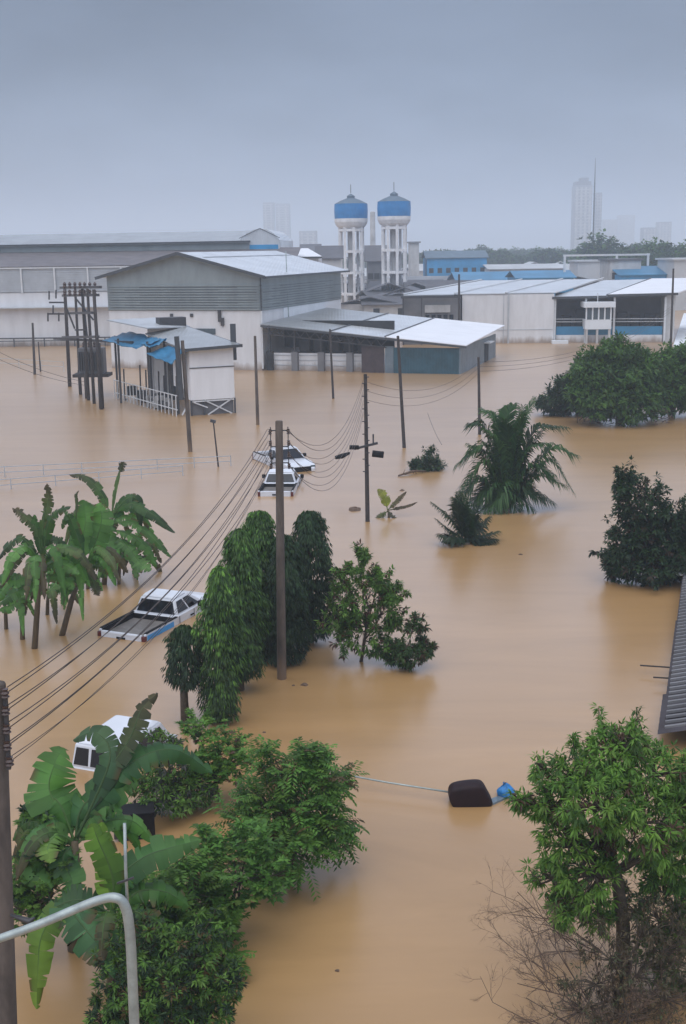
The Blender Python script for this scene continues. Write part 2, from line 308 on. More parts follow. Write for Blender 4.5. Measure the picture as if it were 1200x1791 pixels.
def mast(label, x, ytop, ybase, hw, seed, cols=MASTC, ycrown=None, dens=190):
    rng = np.random.default_rng(seed); B = PX(x, ybase); root = thing('mast_tree', label, 'tree', B, 'weeping mast trees beside the centre pole')
    Tp = PD(x-2, ytop, B.y); H = Tp.z; z0 = PD(x, ycrown or ybase-8, B.y).z; r = hw*mpp(B.y)
    MB().tube([B-Vector((0,0,.5)), B+Vector((0,0,H*.5)), Tp-Vector((0,0,.25))], [.13, .09, .02], 8).build('trunk', M['bark'], root)
    n = int(dens*(H-z0)*r*6); f = rng.random(n); z = z0+(H-z0)*f
    prof = np.clip(np.minimum(1.0, (1.02-f)**.5*1.45)*(.72+.28*np.minimum(1, f*3.2+.25)), .08, 1)
    an = rng.random(n)*2*np.pi; wob = 1+.16*np.sin(an*3+z*2.3+seed)+.1*np.sin(an*5-z*4)+.09*np.sin(z*7.3+seed)
    wob += .22*(np.sin(an*2+z*1.1+seed*1.7)*np.sin(z*3.1+seed))
    keep = np.sin(an*4+seed)*np.sin(z*5.2+an)+.9*rng.random(n) > -.38; an, z, f, prof, wob = an[keep], z[keep], f[keep], prof[keep], wob[keep]; n = len(an)
    rr = r*prof*wob*(.45+.62*rng.random(n)**.6)
    lean = np.array([(Tp.x-B.x), 0, 0])[None]*(z/H)[:, None]
    O = np.stack([np.cos(an), np.sin(an), np.zeros(n)], 1); C = np.array(B)[None]*np.array([[1,1,0]])+lean+O*rr[:, None]; C[:, 2] = z
    P, D, Nn, Ls, Ws, own = sprays(rng, C, O, dict(kind='weep', n=6, len=.15, wid=.036))
    c = tints(rng, own, n, cols, .32); c *= (.75+.75*((z[own]-z0)/(H-z0))**1.5)[:, None]    # leaf tint gets brighter towards the tip
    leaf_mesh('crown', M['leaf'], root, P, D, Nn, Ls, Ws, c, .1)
    return root
def spline(pts, n):
    pts = [Vector(p) for p in pts]; q = [pts[0]*2-pts[1]]+pts+[pts[-1]*2-pts[-2]]; o = []
    for i in range(n+1):
        s = i/n*(len(pts)-1); k = min(int(s), len(pts)-2); u = s-k; a, b, c, d = q[k:k+4]
        o.append(.5*((2*b)+(c-a)*u+(2*a-5*b+4*c-d)*u*u+(3*b-a-3*c+d)*u**3))
    return o
def banana_leaf(parent, pts, width, rng, col, tear=.5, fold=.35, tip=None, name='leaf', hint=(0,-.6,.8), pet=.1):
    n = 44; sp = spline(pts, n); V = []; Fc = []; C = []; col = np.array(col); tip = np.array(tip) if tip is not None else col
    hint = Vector(hint)
    mid = []; sides = []
    for i, p in enumerate(sp):
        t = (sp[min(i+1, n)]-sp[max(i-1, 0)]).normalized(); s = t.cross(hint)
        s = s.normalized() if s.length > .05 else Vector((1,0,0)); mid.append((p, t, s, s.cross(t)))
    for sg in (-1, 1):
        i = int(n*pet); sc = 1; dr = fold
        while i < n:
            g = int(rng.integers(1, 5)) if rng.random() < tear else int(rng.integers(3, 8)); j = min(n, i+g)
            dr = fold+rng.normal()*.16+(.25 if rng.random() < tear*.3 else 0); sc = 1-.22*tear*rng.random(); sh = .12*tear*(rng.random()-.3); gt = rng.uniform(.72, 1.25); eb = rng.random() < .22*tear
            ring = []
            for a in range(i, j+1):
                f = (a-n*pet)/(n*(1-pet)); wd = width/2*max(.03, min(1, (f*7+.12))**.7*min(1, ((1.0-f)*2.6+.01))**.55)*sc
                p, t, s, nn = mid[a]; b = len(V)
                e = 0 if i < a < j else .05*tear
                sgn = (1 if a == i else -1 if a == j else 0)
                o1 = s*sg*wd*.5*math.cos(dr*.6)-nn*wd*.5*math.sin(dr*.6); o2 = o1+s*sg*wd*.5*math.cos(dr*1.5)-nn*wd*.5*math.sin(dr*1.5)
                o2 = o2+t*(sh*width+sgn*e*width)+Vector((0,0,-.03*wd*rng.random()))
                V += [p, p+o1, p+o2]; cc = col*(1-f)+tip*f; cc = cc*gt*(.94+.12*rng.random()); C += [cc*1.2, cc, (np.array((.12,.085,.035)) if eb else cc*(.95 if rng.random() > .2*tear else .65))]
                ring.append(b)
            for a, b in zip(ring, ring[1:]):
                for q in (0, 1): Fc.append((a+q, b+q, b+q+1, a+q+1) if sg > 0 else (a+q+1, b+q+1, b+q, a+q))
            i = j
    m = MB(); m.add(V, Fc, True)
    k0 = len(m.v); m.tube([q[0]-q[3]*.008 for q in mid], [max(.006, .026*(1-.8*i/n)) for i in range(n+1)], 5)
    C += [np.array([.11,.16,.06])*.5+col*.6]*(len(m.v)-k0)
    C = np.concatenate([np.clip(np.array(C), .004, 1), np.ones((len(C), 1))], 1)
    return m.build(name, M['banana'], parent, tints=C)
def frond(m, col, pts, rng, ll=.6, cols=(.03,.065,.025), nl=62, sag=.6):
    """one palm frond: rachis plus narrow leaflets, into mesh m"""
    sp = spline(pts, 24); k0 = len(m.v); m.tube(sp, [.035*(1-.85*i/24)+.004 for i in range(25)], 4); col += [np.array(cols)*1.3]*(len(m.v)-k0)
    for i in range(nl):
        f = .12+.88*i/(nl-1); a = f*24; j = min(int(a), 23); p = sp[j].lerp(sp[j+1], a-j); t = (sp[j+1]-sp[j]).normalized()
        s = t.cross(Vector((0,0,1)));  s = s.normalized() if s.length > .02 else Vector((1,0,0)); nn = s.cross(t)
        for sg in (-1, 1):
            l = ll*(.35+1.0*math.sin(math.pi*min(1, f*.86+.12))**.8)*rng.uniform(.85, 1.15)
            d = (s*sg+t*(.55+.5*f)+nn*.12+Vector(rng.normal(size=3)*.1)).normalized(); q = p+d*l*.5; e = q+d*l*.5+Vector((0,0,-sag*l*rng.uniform(.5,1)))
            wv = d.cross(nn).normalized()*l*.05; b = len(m.v)
            m.add([p-wv*.5, p+wv*.5, q+wv, e, q-wv], [(0,1,2,4),(4,2,3)], False); c = np.array(cols)*rng.uniform(.7, 1.4); col += [c]*5
def C4(c): return np.concatenate([np.clip(np.array(c), .004, 1), np.ones((len(c), 1))], 1)
# ------------------------------------------------------------------ grey gabled warehouse and the shed against it
AW = math.atan2(8.1, 26)                            # heading of its long side
c0 = PX(459, 648); fr = frame(c0, AW)               # near right corner; u to the left is negative, v runs away
WW, WL, EV, RG, SB = 17.0, 27.0, 9.55, 11.75, 6.0
wh = thing('warehouse', 'big grey gabled warehouse with white lower walls behind the flooded yard', 'warehouse', c0)
m = MB(); m.box(fr, (-WW, 0), (0, WL), (-1, SB)); m.build('wall', M['wht'], wh)
m = MB(); th = .08
for vv, s in ((0, -1), (WL, 1)):
    a, b = sorted((vv, vv+s*th))
    pf = [fr(-WW, a, SB), fr(0, a, SB), fr(0, a, EV), fr(-WW/2, a, RG), fr(-WW, a, EV)]; pb = [fr(-WW, b, SB), fr(0, b, SB), fr(0, b, EV), fr(-WW/2, b, RG), fr(-WW, b, EV)]
    m.add(pf+pb, [(0,1,2,3,4), (9,8,7,6,5)]+[(i, (i+5), (i+1) % 5+5, (i+1) % 5) for i in range(5)])
m.box(fr, (0, th), (0, WL), (SB, EV)); m.box(fr, (-WW-th, -WW), (0, WL), (SB, EV))
rng = np.random.default_rng(3)
for i in range(14):                                 # ribs of the sheeting, both visible sides
    z = SB+.1+i*.26
    if i < 10: m.box(fr, (-WW+.05, -.05), (-th-.12, -th), (z, z+.13)); m.box(fr, (th, th+.12), (.05, WL-.05), (z, z+.13))
m.build('cladding', M['clad'], wh)
m = MB(); ov = .9; sl_ = (RG-EV)/(WW/2)
for s in (-1, 1):
    e0 = -WW/2+s*(WW/2+ov); q = [fr(e0, -ov, EV-sl_*ov+.12), fr(-WW/2, -ov, RG+.12), fr(-WW/2, WL+ov, RG+.12), fr(e0, WL+ov, EV-sl_*ov+.12)]
    if s > 0: q = q[::-1]
    m.slab(q, .1)
m.build('roof', M['roofl'], wh)
m = MB()
for s in (-1, 1):
    e0 = -WW/2+s*(WW/2+ov); m.beam(fr(e0, -ov-.06, EV-sl_*ov+.02), fr(-WW/2, -ov-.06, RG+.02), .1, .3)
m.beam(fr(ov+.06, -ov, EV-sl_*ov), fr(ov+.06, WL+ov, EV-sl_*ov), .14, .2); m.beam(fr(th+.02, -th-.02, SB), fr(th+.02, -th-.02, EV-.1), .12)
m.build('fascia', M['trim'], wh)
m = MB(); sz = RG-sl_*2.1+.14; m.beam(fr(-WW/2+2.1, .8, sz), fr(-WW/2+2.1, WL+.5, sz), .25, .08); m.build('roof_seam', M['cladl'], wh)
m = MB()
for i in range(9): m.box(fr, (-WW+.3+(i % 3)*1.7, -.3-((i*2) % 3)*2.1), (-th-.125, -th-.121), (SB+.235+i*.26, SB+.275+i*.26)); m.box(fr, (th+.121, th+.125), (.3+(i % 3)*2.5, WL-.5-((i*2) % 3)*3), (SB+.235+i*.26, SB+.275+i*.26))
m.build('groove_shade', M['trim'], wh)  # thin dark strips put in as shade between the sheeting ribs
m = MB(); m.beam(fr(.1, -.1, .2), fr(.1, -.1, SB), .16); m.build('downpipe', M['trimw'], wh)
for px, py in ((298, 552), (338, 551)):
    q = PX(px, py, 0); d = PD(px, py, c0.y+2.6); lx = (d-c0); u = lx.x*math.cos(AW)-lx.y*math.sin(AW)
    m = MB(); m.box(fr, (u-.17, u+.17), (-.1, 0), (d.z-.17, d.z+.17)); m.build('vent', M['metal'], wh)
m = MB(); m.box(fr, (-7.2, -5.0), (-.13, 0), (3.6, 4.2)); m.build('window', M['glassl'], wh)
m = MB(); m.box(fr, (-4.6, -4.3), (-.25, 0), (4.9, 6.1)); m.box(fr, (-4.3, -4.0), (-.25, 0), (4.5, 5.3)); m.build('cable_box', M['metal'], wh)
m = MB(); m.box(fr, (.01, .09), (6.5, WL-.05), (4.4, SB-.02)); m.build('light_panel', M['wht2'], wh)

sh = thing('open_shed', 'open sided shed with three sloping roof sheets and a teal end wall', 'shed', c0)
US, E0, E1, D1 = 21.2, 4.75, 2.75, 21.0             # reach to the right, inner and outer eave, depth
def rz(u): return E0+(E1-E0)*u/US
for i, (va, vb, mt) in enumerate(((0, 1, 'roofg'), (0, 1, 'roofl'), (0, 1, 'roofw'))):
    ua, ub = ((.15, 7.6), (7.7, 13.1), (13.2, US))[i]; k = 1.0 - .012*i
    q = [fr(ua, -.7-.02*i, rz(ua)+.03*i), fr(ub, -.7-.02*i, rz(ub)+.03*i), fr(ub, D1, rz(ub)+.55+.03*i), fr(ua, D1, rz(ua)+.55+.03*i)]
    MB().slab(q, .07).build('roof_sheet', M[mt], sh)
m = MB()
for ua in (7.65, 13.15): m.beam(fr(ua, -.7, rz(ua)+.1), fr(ua, D1, rz(ua)+.66), .16, .07)
m.beam(fr(.2, -.72, rz(.2)-.2), fr(US, -.76, rz(US)-.12), .08, .2)
m.build('roof_seam', M['trim'], sh)
for u in (.7, 3.4, 6.2, 9.2):
    MB().box(fr, (u-.32, u+.32), (.2, .7), (-1, 1.9)).build('pier', M['hse2'] if u > 1 else M['dark'], sh)
    MB().box(fr, (u-.09, u+.09), (.3, .48), (1.9, rz(u)-.1)).build('post', M['metal'], sh)
m = MB(); m.box(fr, (.3, 12.3), (.72, .8), (-1, 1.75)); m.build('low_wall', M['wht'], sh)
m = MB()
for z in (.5, 1.0, 1.5): m.box(fr, (.3, 12.3), (.66, .72), (z, z+.06))
m.build('wall_rail', M['cladl'], sh)
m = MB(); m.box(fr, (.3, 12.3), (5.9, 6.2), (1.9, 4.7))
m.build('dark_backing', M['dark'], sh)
m = MB()
for u in np.arange(.6, 13, 1.05): m.beam(fr(u, -.4, rz(u)-.25), fr(u+.5, -.4, rz(u)-.95), .07); m.beam(fr(u+.5, -.4, rz(u)-.95), fr(u+1.05, -.4, rz(u+1)-.3), .07)
m.beam(fr(.4, -.4, rz(0)-1.0), fr(13.2, -.4, rz(13.2)-1.0), .1); m.build('truss', M['metal'], sh)
MB().box(fr, (10.6, 12.9), (-.25, -.1), (-1, 2.6)).build('brown_door', M['brown'], sh)
m = MB(); m.box(fr, (13.9, 20.4), (-.3, -.15), (-1, 2.5))
for u in np.arange(14.0, 20.3, .28): m.box(fr, (u, u+.1), (-.34, -.3), (-.9, 2.46))
m.build('teal_wall', M['teal'], sh)
m = MB(); m.box(fr, (13.0, 13.85), (-.2, -.08), (-1, 2.6)); m.build('narrow_panel', M['tealg'], sh)
m = MB(); m.box(fr, (20.4, 20.55), (-.3, 19), (-1, 2.52)); m.build('side_wall', M['tealg'], sh)
m = MB(); m.box(fr, (20.56, 20.6), (12.2, 14.3), (-.9, 2.0)); m.build('doorway', M['dark'], sh)
m = MB(); m.box(fr, (20.5, 21.2), (12.0, 14.6), (2.0, 2.12)); m.build('door_hood', M['wht2'], sh)
rng = random.Random(5)
for i in range(5):                                  # goods lifted onto racks inside
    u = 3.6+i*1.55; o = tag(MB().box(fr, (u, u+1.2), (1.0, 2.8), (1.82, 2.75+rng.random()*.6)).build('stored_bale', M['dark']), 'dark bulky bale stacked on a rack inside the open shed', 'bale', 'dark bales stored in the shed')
    b = o.modifiers.new('bevel', 'BEVEL'); b.width = .2; b.segments = 3
tag(MB().box(fr, (3.4, 11.4), (.9, 2.9), (1.68, 1.8)).build('storage_rack', M['metal']), 'long dark storage rack under the grey shed roof', 'rack')

# ------------------------------------------------------------------ long pale factory behind on the left
c1 = PX(0, 606); a1 = math.atan2(c1.x-PX(112, 605.5).x, 1)*0
fr = frame(PX(120, 605), R(1.5)); fx = thing('factory', 'long low factory with stacked grey roofs and a white lower wall at far left', 'factory', PX(120, 605))
U0, U1 = -40, 30
MB().box(fr, (U0, U1), (0, 30), (-1, 6.95)).build('wall', M['wht'], fx)
m = MB(); m.box(fr, (U0, U1), (-.1, 30), (7.0, 10.1))
for z in np.arange(7.1, 10, .3): m.box(fr, (U0, U1), (-.16, -.1), (z, z+.12))
m.build('cladding', M['cladl'], fx)
m = MB(); m.beam(fr(U0, -.25, 10.15), fr(U1, -.25, 10.15), .3, .25)
for u in np.arange(-36, 28, 4.35): m.beam(fr(u, -.3, 6.9), fr(u, -.3, 10.1), .2)
m.beam(fr(U0, -.2, 5.1), fr(U1, -.2, 5.1), .1, .12); m.build('gutter', M['trimw'], fx)
m = MB(); m.beam(fr(U0, -.6, 1.1), fr(U1, -.6, 1.1), .2, .16); m.beam(fr(U0, -.6, .75), fr(U1, -.6, .75), .14, .1)
for u in np.arange(-39, 20, 4): m.beam(fr(u, -.6, -.5), fr(u, -.6, 1.1), .14)
m.build('loading_edge', M['trim'], fx)
m = MB(); m.box(fr, (U0, U1), (-1.2, 0), (5.0, 5.08)); m.build('canopy', M['cladl'], fx)
m = MB(); m.slab([fr(U0, -.4, 10.3), fr(U1, -.4, 10.3), fr(U1, 15, 12.3), fr(U0, 15, 12.3)], .12); m.build('lower_roof', M['roofd'], fx)
MB().box(fr, (U0, 22.9), (13.5, 33), (10, 13.0)).build('monitor_wall', M['clad'], fx)
m = MB(); m.slab([fr(U0, 12.9, 13.05), fr(23, 12.9, 13.25), fr(23, 24, 14.8), fr(U0, 24, 14.6)], .25); m.slab([fr(U0, 24, 14.6), fr(23, 24, 14.8), fr(23, 35, 13.25), fr(U0, 35, 13.05)], .25); m.build('upper_roof', M['roofg'], fx)
m = MB(); m.beam(fr(U0, 12.8, 12.98), fr(23.1, 12.8, 13.18), .2, .22); m.beam(fr(U0, 13.35, 11.95), fr(27, 13.35, 11.95), .2, .25); m.build('dark_eave', M['trim'], fx)
# round-ended roof vault at its right end
vc = PD(463, 435, 172); va = thing('vaulted_hall', 'pale hall with a rounded vault roof and blue band at the factory end', 'hall', (vc.x, vc.y, 0))
fv = frame((vc.x-.6, vc.y, 0), R(2)); m = MB(); prof = [(-2.9, 11.6), (-2.9, 13.4), (-1.9, 14.3), (-.9, 14.75), (0, 14.9), (1.0, 14.75), (1.9, 14.25), (2.7, 13.3), (2.7, 11.6)]
P0 = [fv(x, 0, z) for x, z in prof]; P1 = [fv(x, 26, z) for x, z in prof]; n = len(prof)
m.add(P0+P1, [tuple(range(n-1, -1, -1)), tuple(range(n, 2*n))]+[(i, i+1, i+1+n, i+n) for i in range(n-1)]); m.build('vault', M['roofl'], va)
MB().box(fv, (-2.7, 2.5), (-.06, 0), (11.7, 12.7)).build('blue_band', M['bluew'], va); MB().box(fv, (-2.8, 2.6), (.1, 26), (-1, 11.6)).build('wall', M['wht'], va)
m = MB(); m.beam(fv(-.0, -.1, 14.93), fv(2.75, -.1, 13.6), .06, .08); m.beam(fv(0, -.1, 14.93), fv(-2.95, -.1, 13.6), .06, .08); m.build('trim', M['trim'], va)
# flat white roofs between warehouse and towers
fb = frame(PD(345, 449, 172)*1, R(1)); b0 = PD(345, 449, 172)
an = thing('long_hall', 'long hall with a bright white roof behind the grey gable', 'hall', (b0.x, b0.y, 0)); fb = frame((b0.x, b0.y, 0), R(0.5))
MB().box(fb, (-2, 17), (0, 20), (-1, 10.9)).build('wall', M['wht'], an)
MB().slab([fb(-2.5, -.6, 11.0), fb(17.5, -.6, 11.0), fb(15, 16, 12.15), fb(-2.5, 16, 12.15)], .25).build('roof', M['roofw'], an)
MB().beam(fb(-2.5, -.66, 10.85), fb(17.5, -.66, 10.85), .1, .25).build('dark_eave', M['trim'], an)

# ------------------------------------------------------------------ guard house with blue tarps, left middle
A2 = R(-24); g0 = PX(333, 728); fg = frame(g0, A2)
gh = thing('raised_hut', 'raised white board hut with a dark lean-to roof and blue tarps', 'hut', g0)
MB().box(fg, (.15, 3.55), (.1, 4.2), (1.15, 4.9)).build('wall', M['whtb'], gh)
m = MB(); m.box(fg, (.1, 3.6), (.04, .1), (3.5, 3.56)); m.build('joint', M['metal'], gh)
m = MB(); m.box(fg, (.2, 3.5), (.3, .4), (-1, 1.1)); m.build('mesh_skirt', M['hse2'], gh)
m = MB()
for a, b in (((1.4, 0.0), (3.3, 1.1)), ((3.3, 0.0), (1.2, 1.1)), ((.1, 1.05), (3.5, 1.05)), ((.1, 1.1), (1.4, .55)), ((-.6, .1), (-.1, .9))): m.beam(fg(a[0], .1, a[1]), fg(b[0], .1, b[1]), .09)
m.build('brace', M['trimw'], gh)
for u, v in ((.15, .1), (3.55, .1), (3.55, 4.2), (1.15, .15)): MB().beam(fg(u, v, -.8), fg(u, v, 1.15), .14).build('leg', M['metal'], gh)
m = MB(); m.slab([fg(-.4, -.5, 5.0), fg(4.0, -.5, 5.15), fg(2.8, 9.5, 6.05), fg(-.6, 9.5, 5.6)], .09); m.build('roof', M['roofg'], gh)
m = MB(); m.beam(fg(-.45, -.56, 4.92), fg(4.05, -.56, 5.08), .1, .22); m.beam(fg(4.05, -.5, 5.05), fg(2.85, 9.5, 5.95), .1, .2); m.beam(fg(3.9, 1, 3.9), fg(3.9, 1, 6.6), .4, .4); m.build('fascia', M['trim'], gh)
m = MB(); m.slab([fg(-1.0, 7.5, 6.15), fg(3.2, 9.6, 6.0), fg(3.0, 15.5, 6.5), fg(-2.5, 14.5, 6.5)], .08); m.build('rear_roof', M['cladl'], gh)
m = MB(); m.box(fg, (.7, 2.9), (9.7, 10.9), (6.0, 6.75)); m.build('roof_box', M['metal'], gh)
m = MB(); m.box(fg, (-.2, 3.0), (10, 10.3), (-1, 5.9)); m.build('rear_wall', M['wht'], gh)
for u, v in ((-.35, 1.8), (-1.4, 6), (-2.6, 10.5), (-2.0, 14), (-.35, 5), (-.4, 9)): MB().beam(fg(u, v, -.8), fg(u, v, 5.2), .16).build('post', M['metal'], gh)
m = MB(); m.box(fg, (-.3, -.22), (.6, 3.0), (2.0, 4.6)); m.build('white_door', M['whtb'], gh)
m = MB(); m.box(fg, (-.32, -.1), (3.1, 4.4), (.9, 4.5)); m.build('dark_doorway', M['dark'], gh)
m = MB(); m.box(fg, (-.2, -.1), (4.5, 10), (-1, 4.9)); m.build('grey_wall', M['hse1'], gh)
m = MB()
for v in np.arange(.4, 14, .75): m.beam(fg(-.9-.1*v, v, -.6), fg(-.9-.1*v, v, 1.6), .06)
for z in (.5, 1.55): m.beam(fg(-.9, .2, z), fg(-2.3, 14, z), .06)
m.build('railing', M['trimw'], gh)
rng = random.Random(2)
for i in range(18):
    v = rng.uniform(.8, 13); u = -.35-.12*v*rng.random(); q = rng.uniform(.25, .8); z = rng.uniform(-.3, .5); a = fg(u, v, 0)
    m = MB(); m.box(frame(a, rng.uniform(-.5, .5)), (-q/2, q/2), (0, q), (z, z+q*rng.uniform(.6, 1.3)))
    o = tag(m.build('junk_crate', M[('hse2', 'hse1', 'dark', 'metal')[i % 4]], None, .03), 'soaked grey crate among the junk beside the raised hut', 'crate', 'soaked crates beside the raised hut')
for v in (1.2, 2.3, 3.6, 4.6, 7.2, 8.4, 12): MB().beam(fg(-.5-.12*v, v, -.8), fg(-.45-.12*v, v, 2.6+.25*(v % 3)), .1).build('stake', M['metal'], gh)
def tarp(lbl, q, seed):
    rng = np.random.default_rng(seed); n = 8; V = []; 
    for j in range(n+1):
        for i in range(n+1):
            a, b = i/n, j/n; p = q[0]*(1-a)*(1-b)+q[1]*a*(1-b)+q[2]*a*b+q[3]*(1-a)*b
            V.append(p+Vector((0, 0, -.35*math.sin(a*math.pi)*math.sin(b*math.pi)+rng.normal()*.05)))
    m = MB(); m.add(V, [(j*(n+1)+i, j*(n+1)+i+1, (j+1)*(n+1)+i+1, (j+1)*(n+1)+i) for j in range(n) for i in range(n)], True)
    o = tag(m.build('tarpaulin', M['tarp']), lbl, 'tarpaulin'); o.modifiers.new('thick', 'SOLIDIFY').thickness = .02
tarp('blue tarpaulin stretched beside the dark front post of the hut', [fg(-.35, -.2, 4.9), fg(-.4, 3.6, 5.0), fg(-1.9, 4.6, 4.4), fg(-1.2, .3, 3.9)], 1)
tarp('darker teal tarpaulin sagging over the rear posts of the hut', [fg(-.6, 5, 5.4), fg(-.8, 13.8, 5.5), fg(-3.2, 13.5, 4.9), fg(-2.3, 6, 4.7)], 2)
tarp('small blue tarpaulin hanging between the other two tarps', [fg(-.5, 3.6, 5.45), fg(-.6, 6.5, 5.5), fg(-1.9, 6.5, 5.1), fg(-1.7, 4, 4.9)], 3)

# ------------------------------------------------------------------ right: white block, open hall, booth
w0 = PX(808, 601); fW = frame(w0, R(4)); wb = thing('white_block', 'plain white windowless block standing in the water right of the teal shed', 'building', w0)
MB().box(fW, (0, 5.8), (0, 28), (-1, 6.1)).build('wall', M['wht'], wb); MB().box(fW, (5.85, 11.5), (-.06, 28), (-1, 6.1)).build('wall', M['wht'], wb)
m = MB(); m.beam(fW(5.82, -.12, -.5), fW(5.82, -.12, 6.2), .16); m.beam(fW(5.2, -.06, -.5), fW(5.2, -.06, 6.1), .06); m.beam(fW(.1, -.04, 1.7), fW(11.4, -.1, 1.7), .05); m.build('seam', M['cladl'], wb)
m = MB()
for i in range(3): m.slab([fW(-7.4+i*6.4, -.3+i*.2, 6.2+.04*i), fW(-1.1+i*6.4, -.3+i*.2, 6.2+.04*i), fW(9.6+i*6.0, 29, 7.1), fW(3.7+i*6.0, 29, 7.1)], .1)
m.build('roof', M['roofl'], wb)
m = MB()
for i in range(4): m.beam(fW(-7.4+i*6.4, -.35, 6.34), fW(3.7+i*6.0, 29, 7.24), .18, .12)
m.build('roof_ridge', M['trimw'], wb)
tag(MB().box(fW, (11.2, 13.2), (-1.6, -.3), (-.2, .35)).build('concrete_ledge', M['wht2']), 'low pale concrete ledge at the foot of the white block', 'ledge')
d0 = PX(704, 604); fD = frame(d0, R(4)); dv = thing('dark_porch', 'dark two level porch building between open shed and white block', 'building', d0)
dw = MB().box(fD, (0, 7.3), (1.2, 12), (-1, 5.9)).build('wall', M['hse2'], dv); MB().box(fD, (2.8, 6.0), (.9, 1.2), (4.0, 4.9)).build('sign_board', M['hse1'], dv)
for i in range(5): MB().box(fD, (2.9+i*.75, 3.4+i*.75), (1.1, 1.2), (2.3, 3.7)).build('window', M['glass'], dw)
m = MB(); m.beam(fD(-.2, .4, 5.95), fD(7.4, .4, 5.95), .2, .3); m.beam(fD(.1, .5, -1), fD(.1, .5, 5.9), .2); m.beam(fD(2.4, .5, -1), fD(2.4, .5, 5.9), .14); m.build('post', M['metal'], dv)

h0 = PX(968, 599); fH = frame(h0, R(9)); hl = thing('open_hall', 'open fronted hall with white sloping roofs and a blue lower band', 'hall', h0)
HW = 15.0
MB().slab([fH(-.3, -.6, 5.75), fH(6.4, -.6, 5.85), fH(14.0, 24, 7.15), fH(7.4, 24, 7.05)], .15).build('roof', M['roofl'], hl)
MB().slab([fH(6.5, -.9, 6.0), fH(HW, -.9, 6.15), fH(HW+8.2, 24, 7.25), fH(14.1, 24, 7.25)], .15).build('roof', M['roofw'], hl)
m = MB(); m.beam(fH(-.3, -.7, 5.6), fH(6.4, -.7, 5.7), .12, .3); m.beam(fH(6.5, -1, 5.85), fH(HW, -1, 6.0), .12, .3); m.beam(fH(6.42, -.7, 5.9), fH(14.02, 24, 7.25), .14, .2); m.build('dark_eave', M['trim'], hl)
for u in (.1, 3.9, 7.4, HW-1.4): MB().beam(fH(u, -.3, -1), fH(u, -.3, 5.6), .24).build('column', M['trimw'], hl)
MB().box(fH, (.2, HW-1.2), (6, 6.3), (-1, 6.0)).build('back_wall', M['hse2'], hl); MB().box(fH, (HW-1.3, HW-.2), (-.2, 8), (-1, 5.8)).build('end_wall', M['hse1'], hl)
MB().box(fH, (.3, HW-1.6), (.0, .15), (.95, 2.0)).build('blue_band', M['bluer'], hl); MB().box(fH, (.3, HW-1.6), (-.06, .2), (-1, .93)).build('plinth', M['wht'], hl)
m = MB()
for z in (2.6, 2.95): m.beam(fH(.2, -.2, z), fH(HW-1.5, -.2, z), .09)
m.build('rail', M['cladl'], hl)
rng = random.Random(9)
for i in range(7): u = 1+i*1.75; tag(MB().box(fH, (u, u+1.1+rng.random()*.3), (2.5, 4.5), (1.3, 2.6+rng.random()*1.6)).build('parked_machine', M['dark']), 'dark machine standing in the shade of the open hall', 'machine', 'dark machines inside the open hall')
k0 = PX(1023, 601); fk = frame(k0, R(3)); bt = thing('guard_booth', 'small white elevated guard booth with dark windows by the trees', 'booth', k0)
MB().box(fk, (0, 3.2), (0, 2.6), (1.75, 2.95)).build('lower_wall', M['wht2'], bt); m = MB().box(fk, (-.25, 3.6), (-.35, 3.0), (4.45, 5.1)); m.build('roof', M['wht2'], bt)
MB().box(fk, (.1, 3.1), (.1, 2.5), (2.95, 4.45)).build('glazing', M['glassl'], bt)
m = MB()
for u in (.08, .85, 1.6, 2.35, 3.1): m.beam(fk(u, .02, 2.9), fk(u, .02, 4.5), .16)
m.build('mullion', M['wht2'], bt)
MB().beam(fk(1.5, .5, 5.1), fk(1.5, .5, 6.2), .08).build('aerial', M['trimw'], bt)
for u, v in ((.2, .2), (1.5, .2), (3.0, .2), (.2, 2.4), (3.0, 2.4)): MB().beam(fk(u, v, -1), fk(u, v, 1.75), .26).build('leg', M['hse1'], bt)
pth = PX(1180, 600); m = MB(); m.slab([PX(1178, 603, .25), PX(1240, 615, .25), PX(1235, 545, .25), PX(1196, 548, .25)], .6); tag(m.build('concrete_ramp', M['wht2']), kind='structure')
q = PX(975, 585, .0); 
rng = random.Random(4); m = MB(); cc = PX(982, 590)
m.tube([cc+Vector((-.5,0,-.1)), cc+Vector((-.2,0,.5)), cc+Vector((.5,0,.45)), cc+Vector((1.0,0,.6))], [.12, .28, .25, .1], 8); m.tube([cc+Vector((.5,0,.5)), cc+Vector((.7,0,1.0))], .05)
tag(m.build('stranded_motorbike', M['black']), 'dark half submerged motorbike beside the white block corner', 'motorbike')

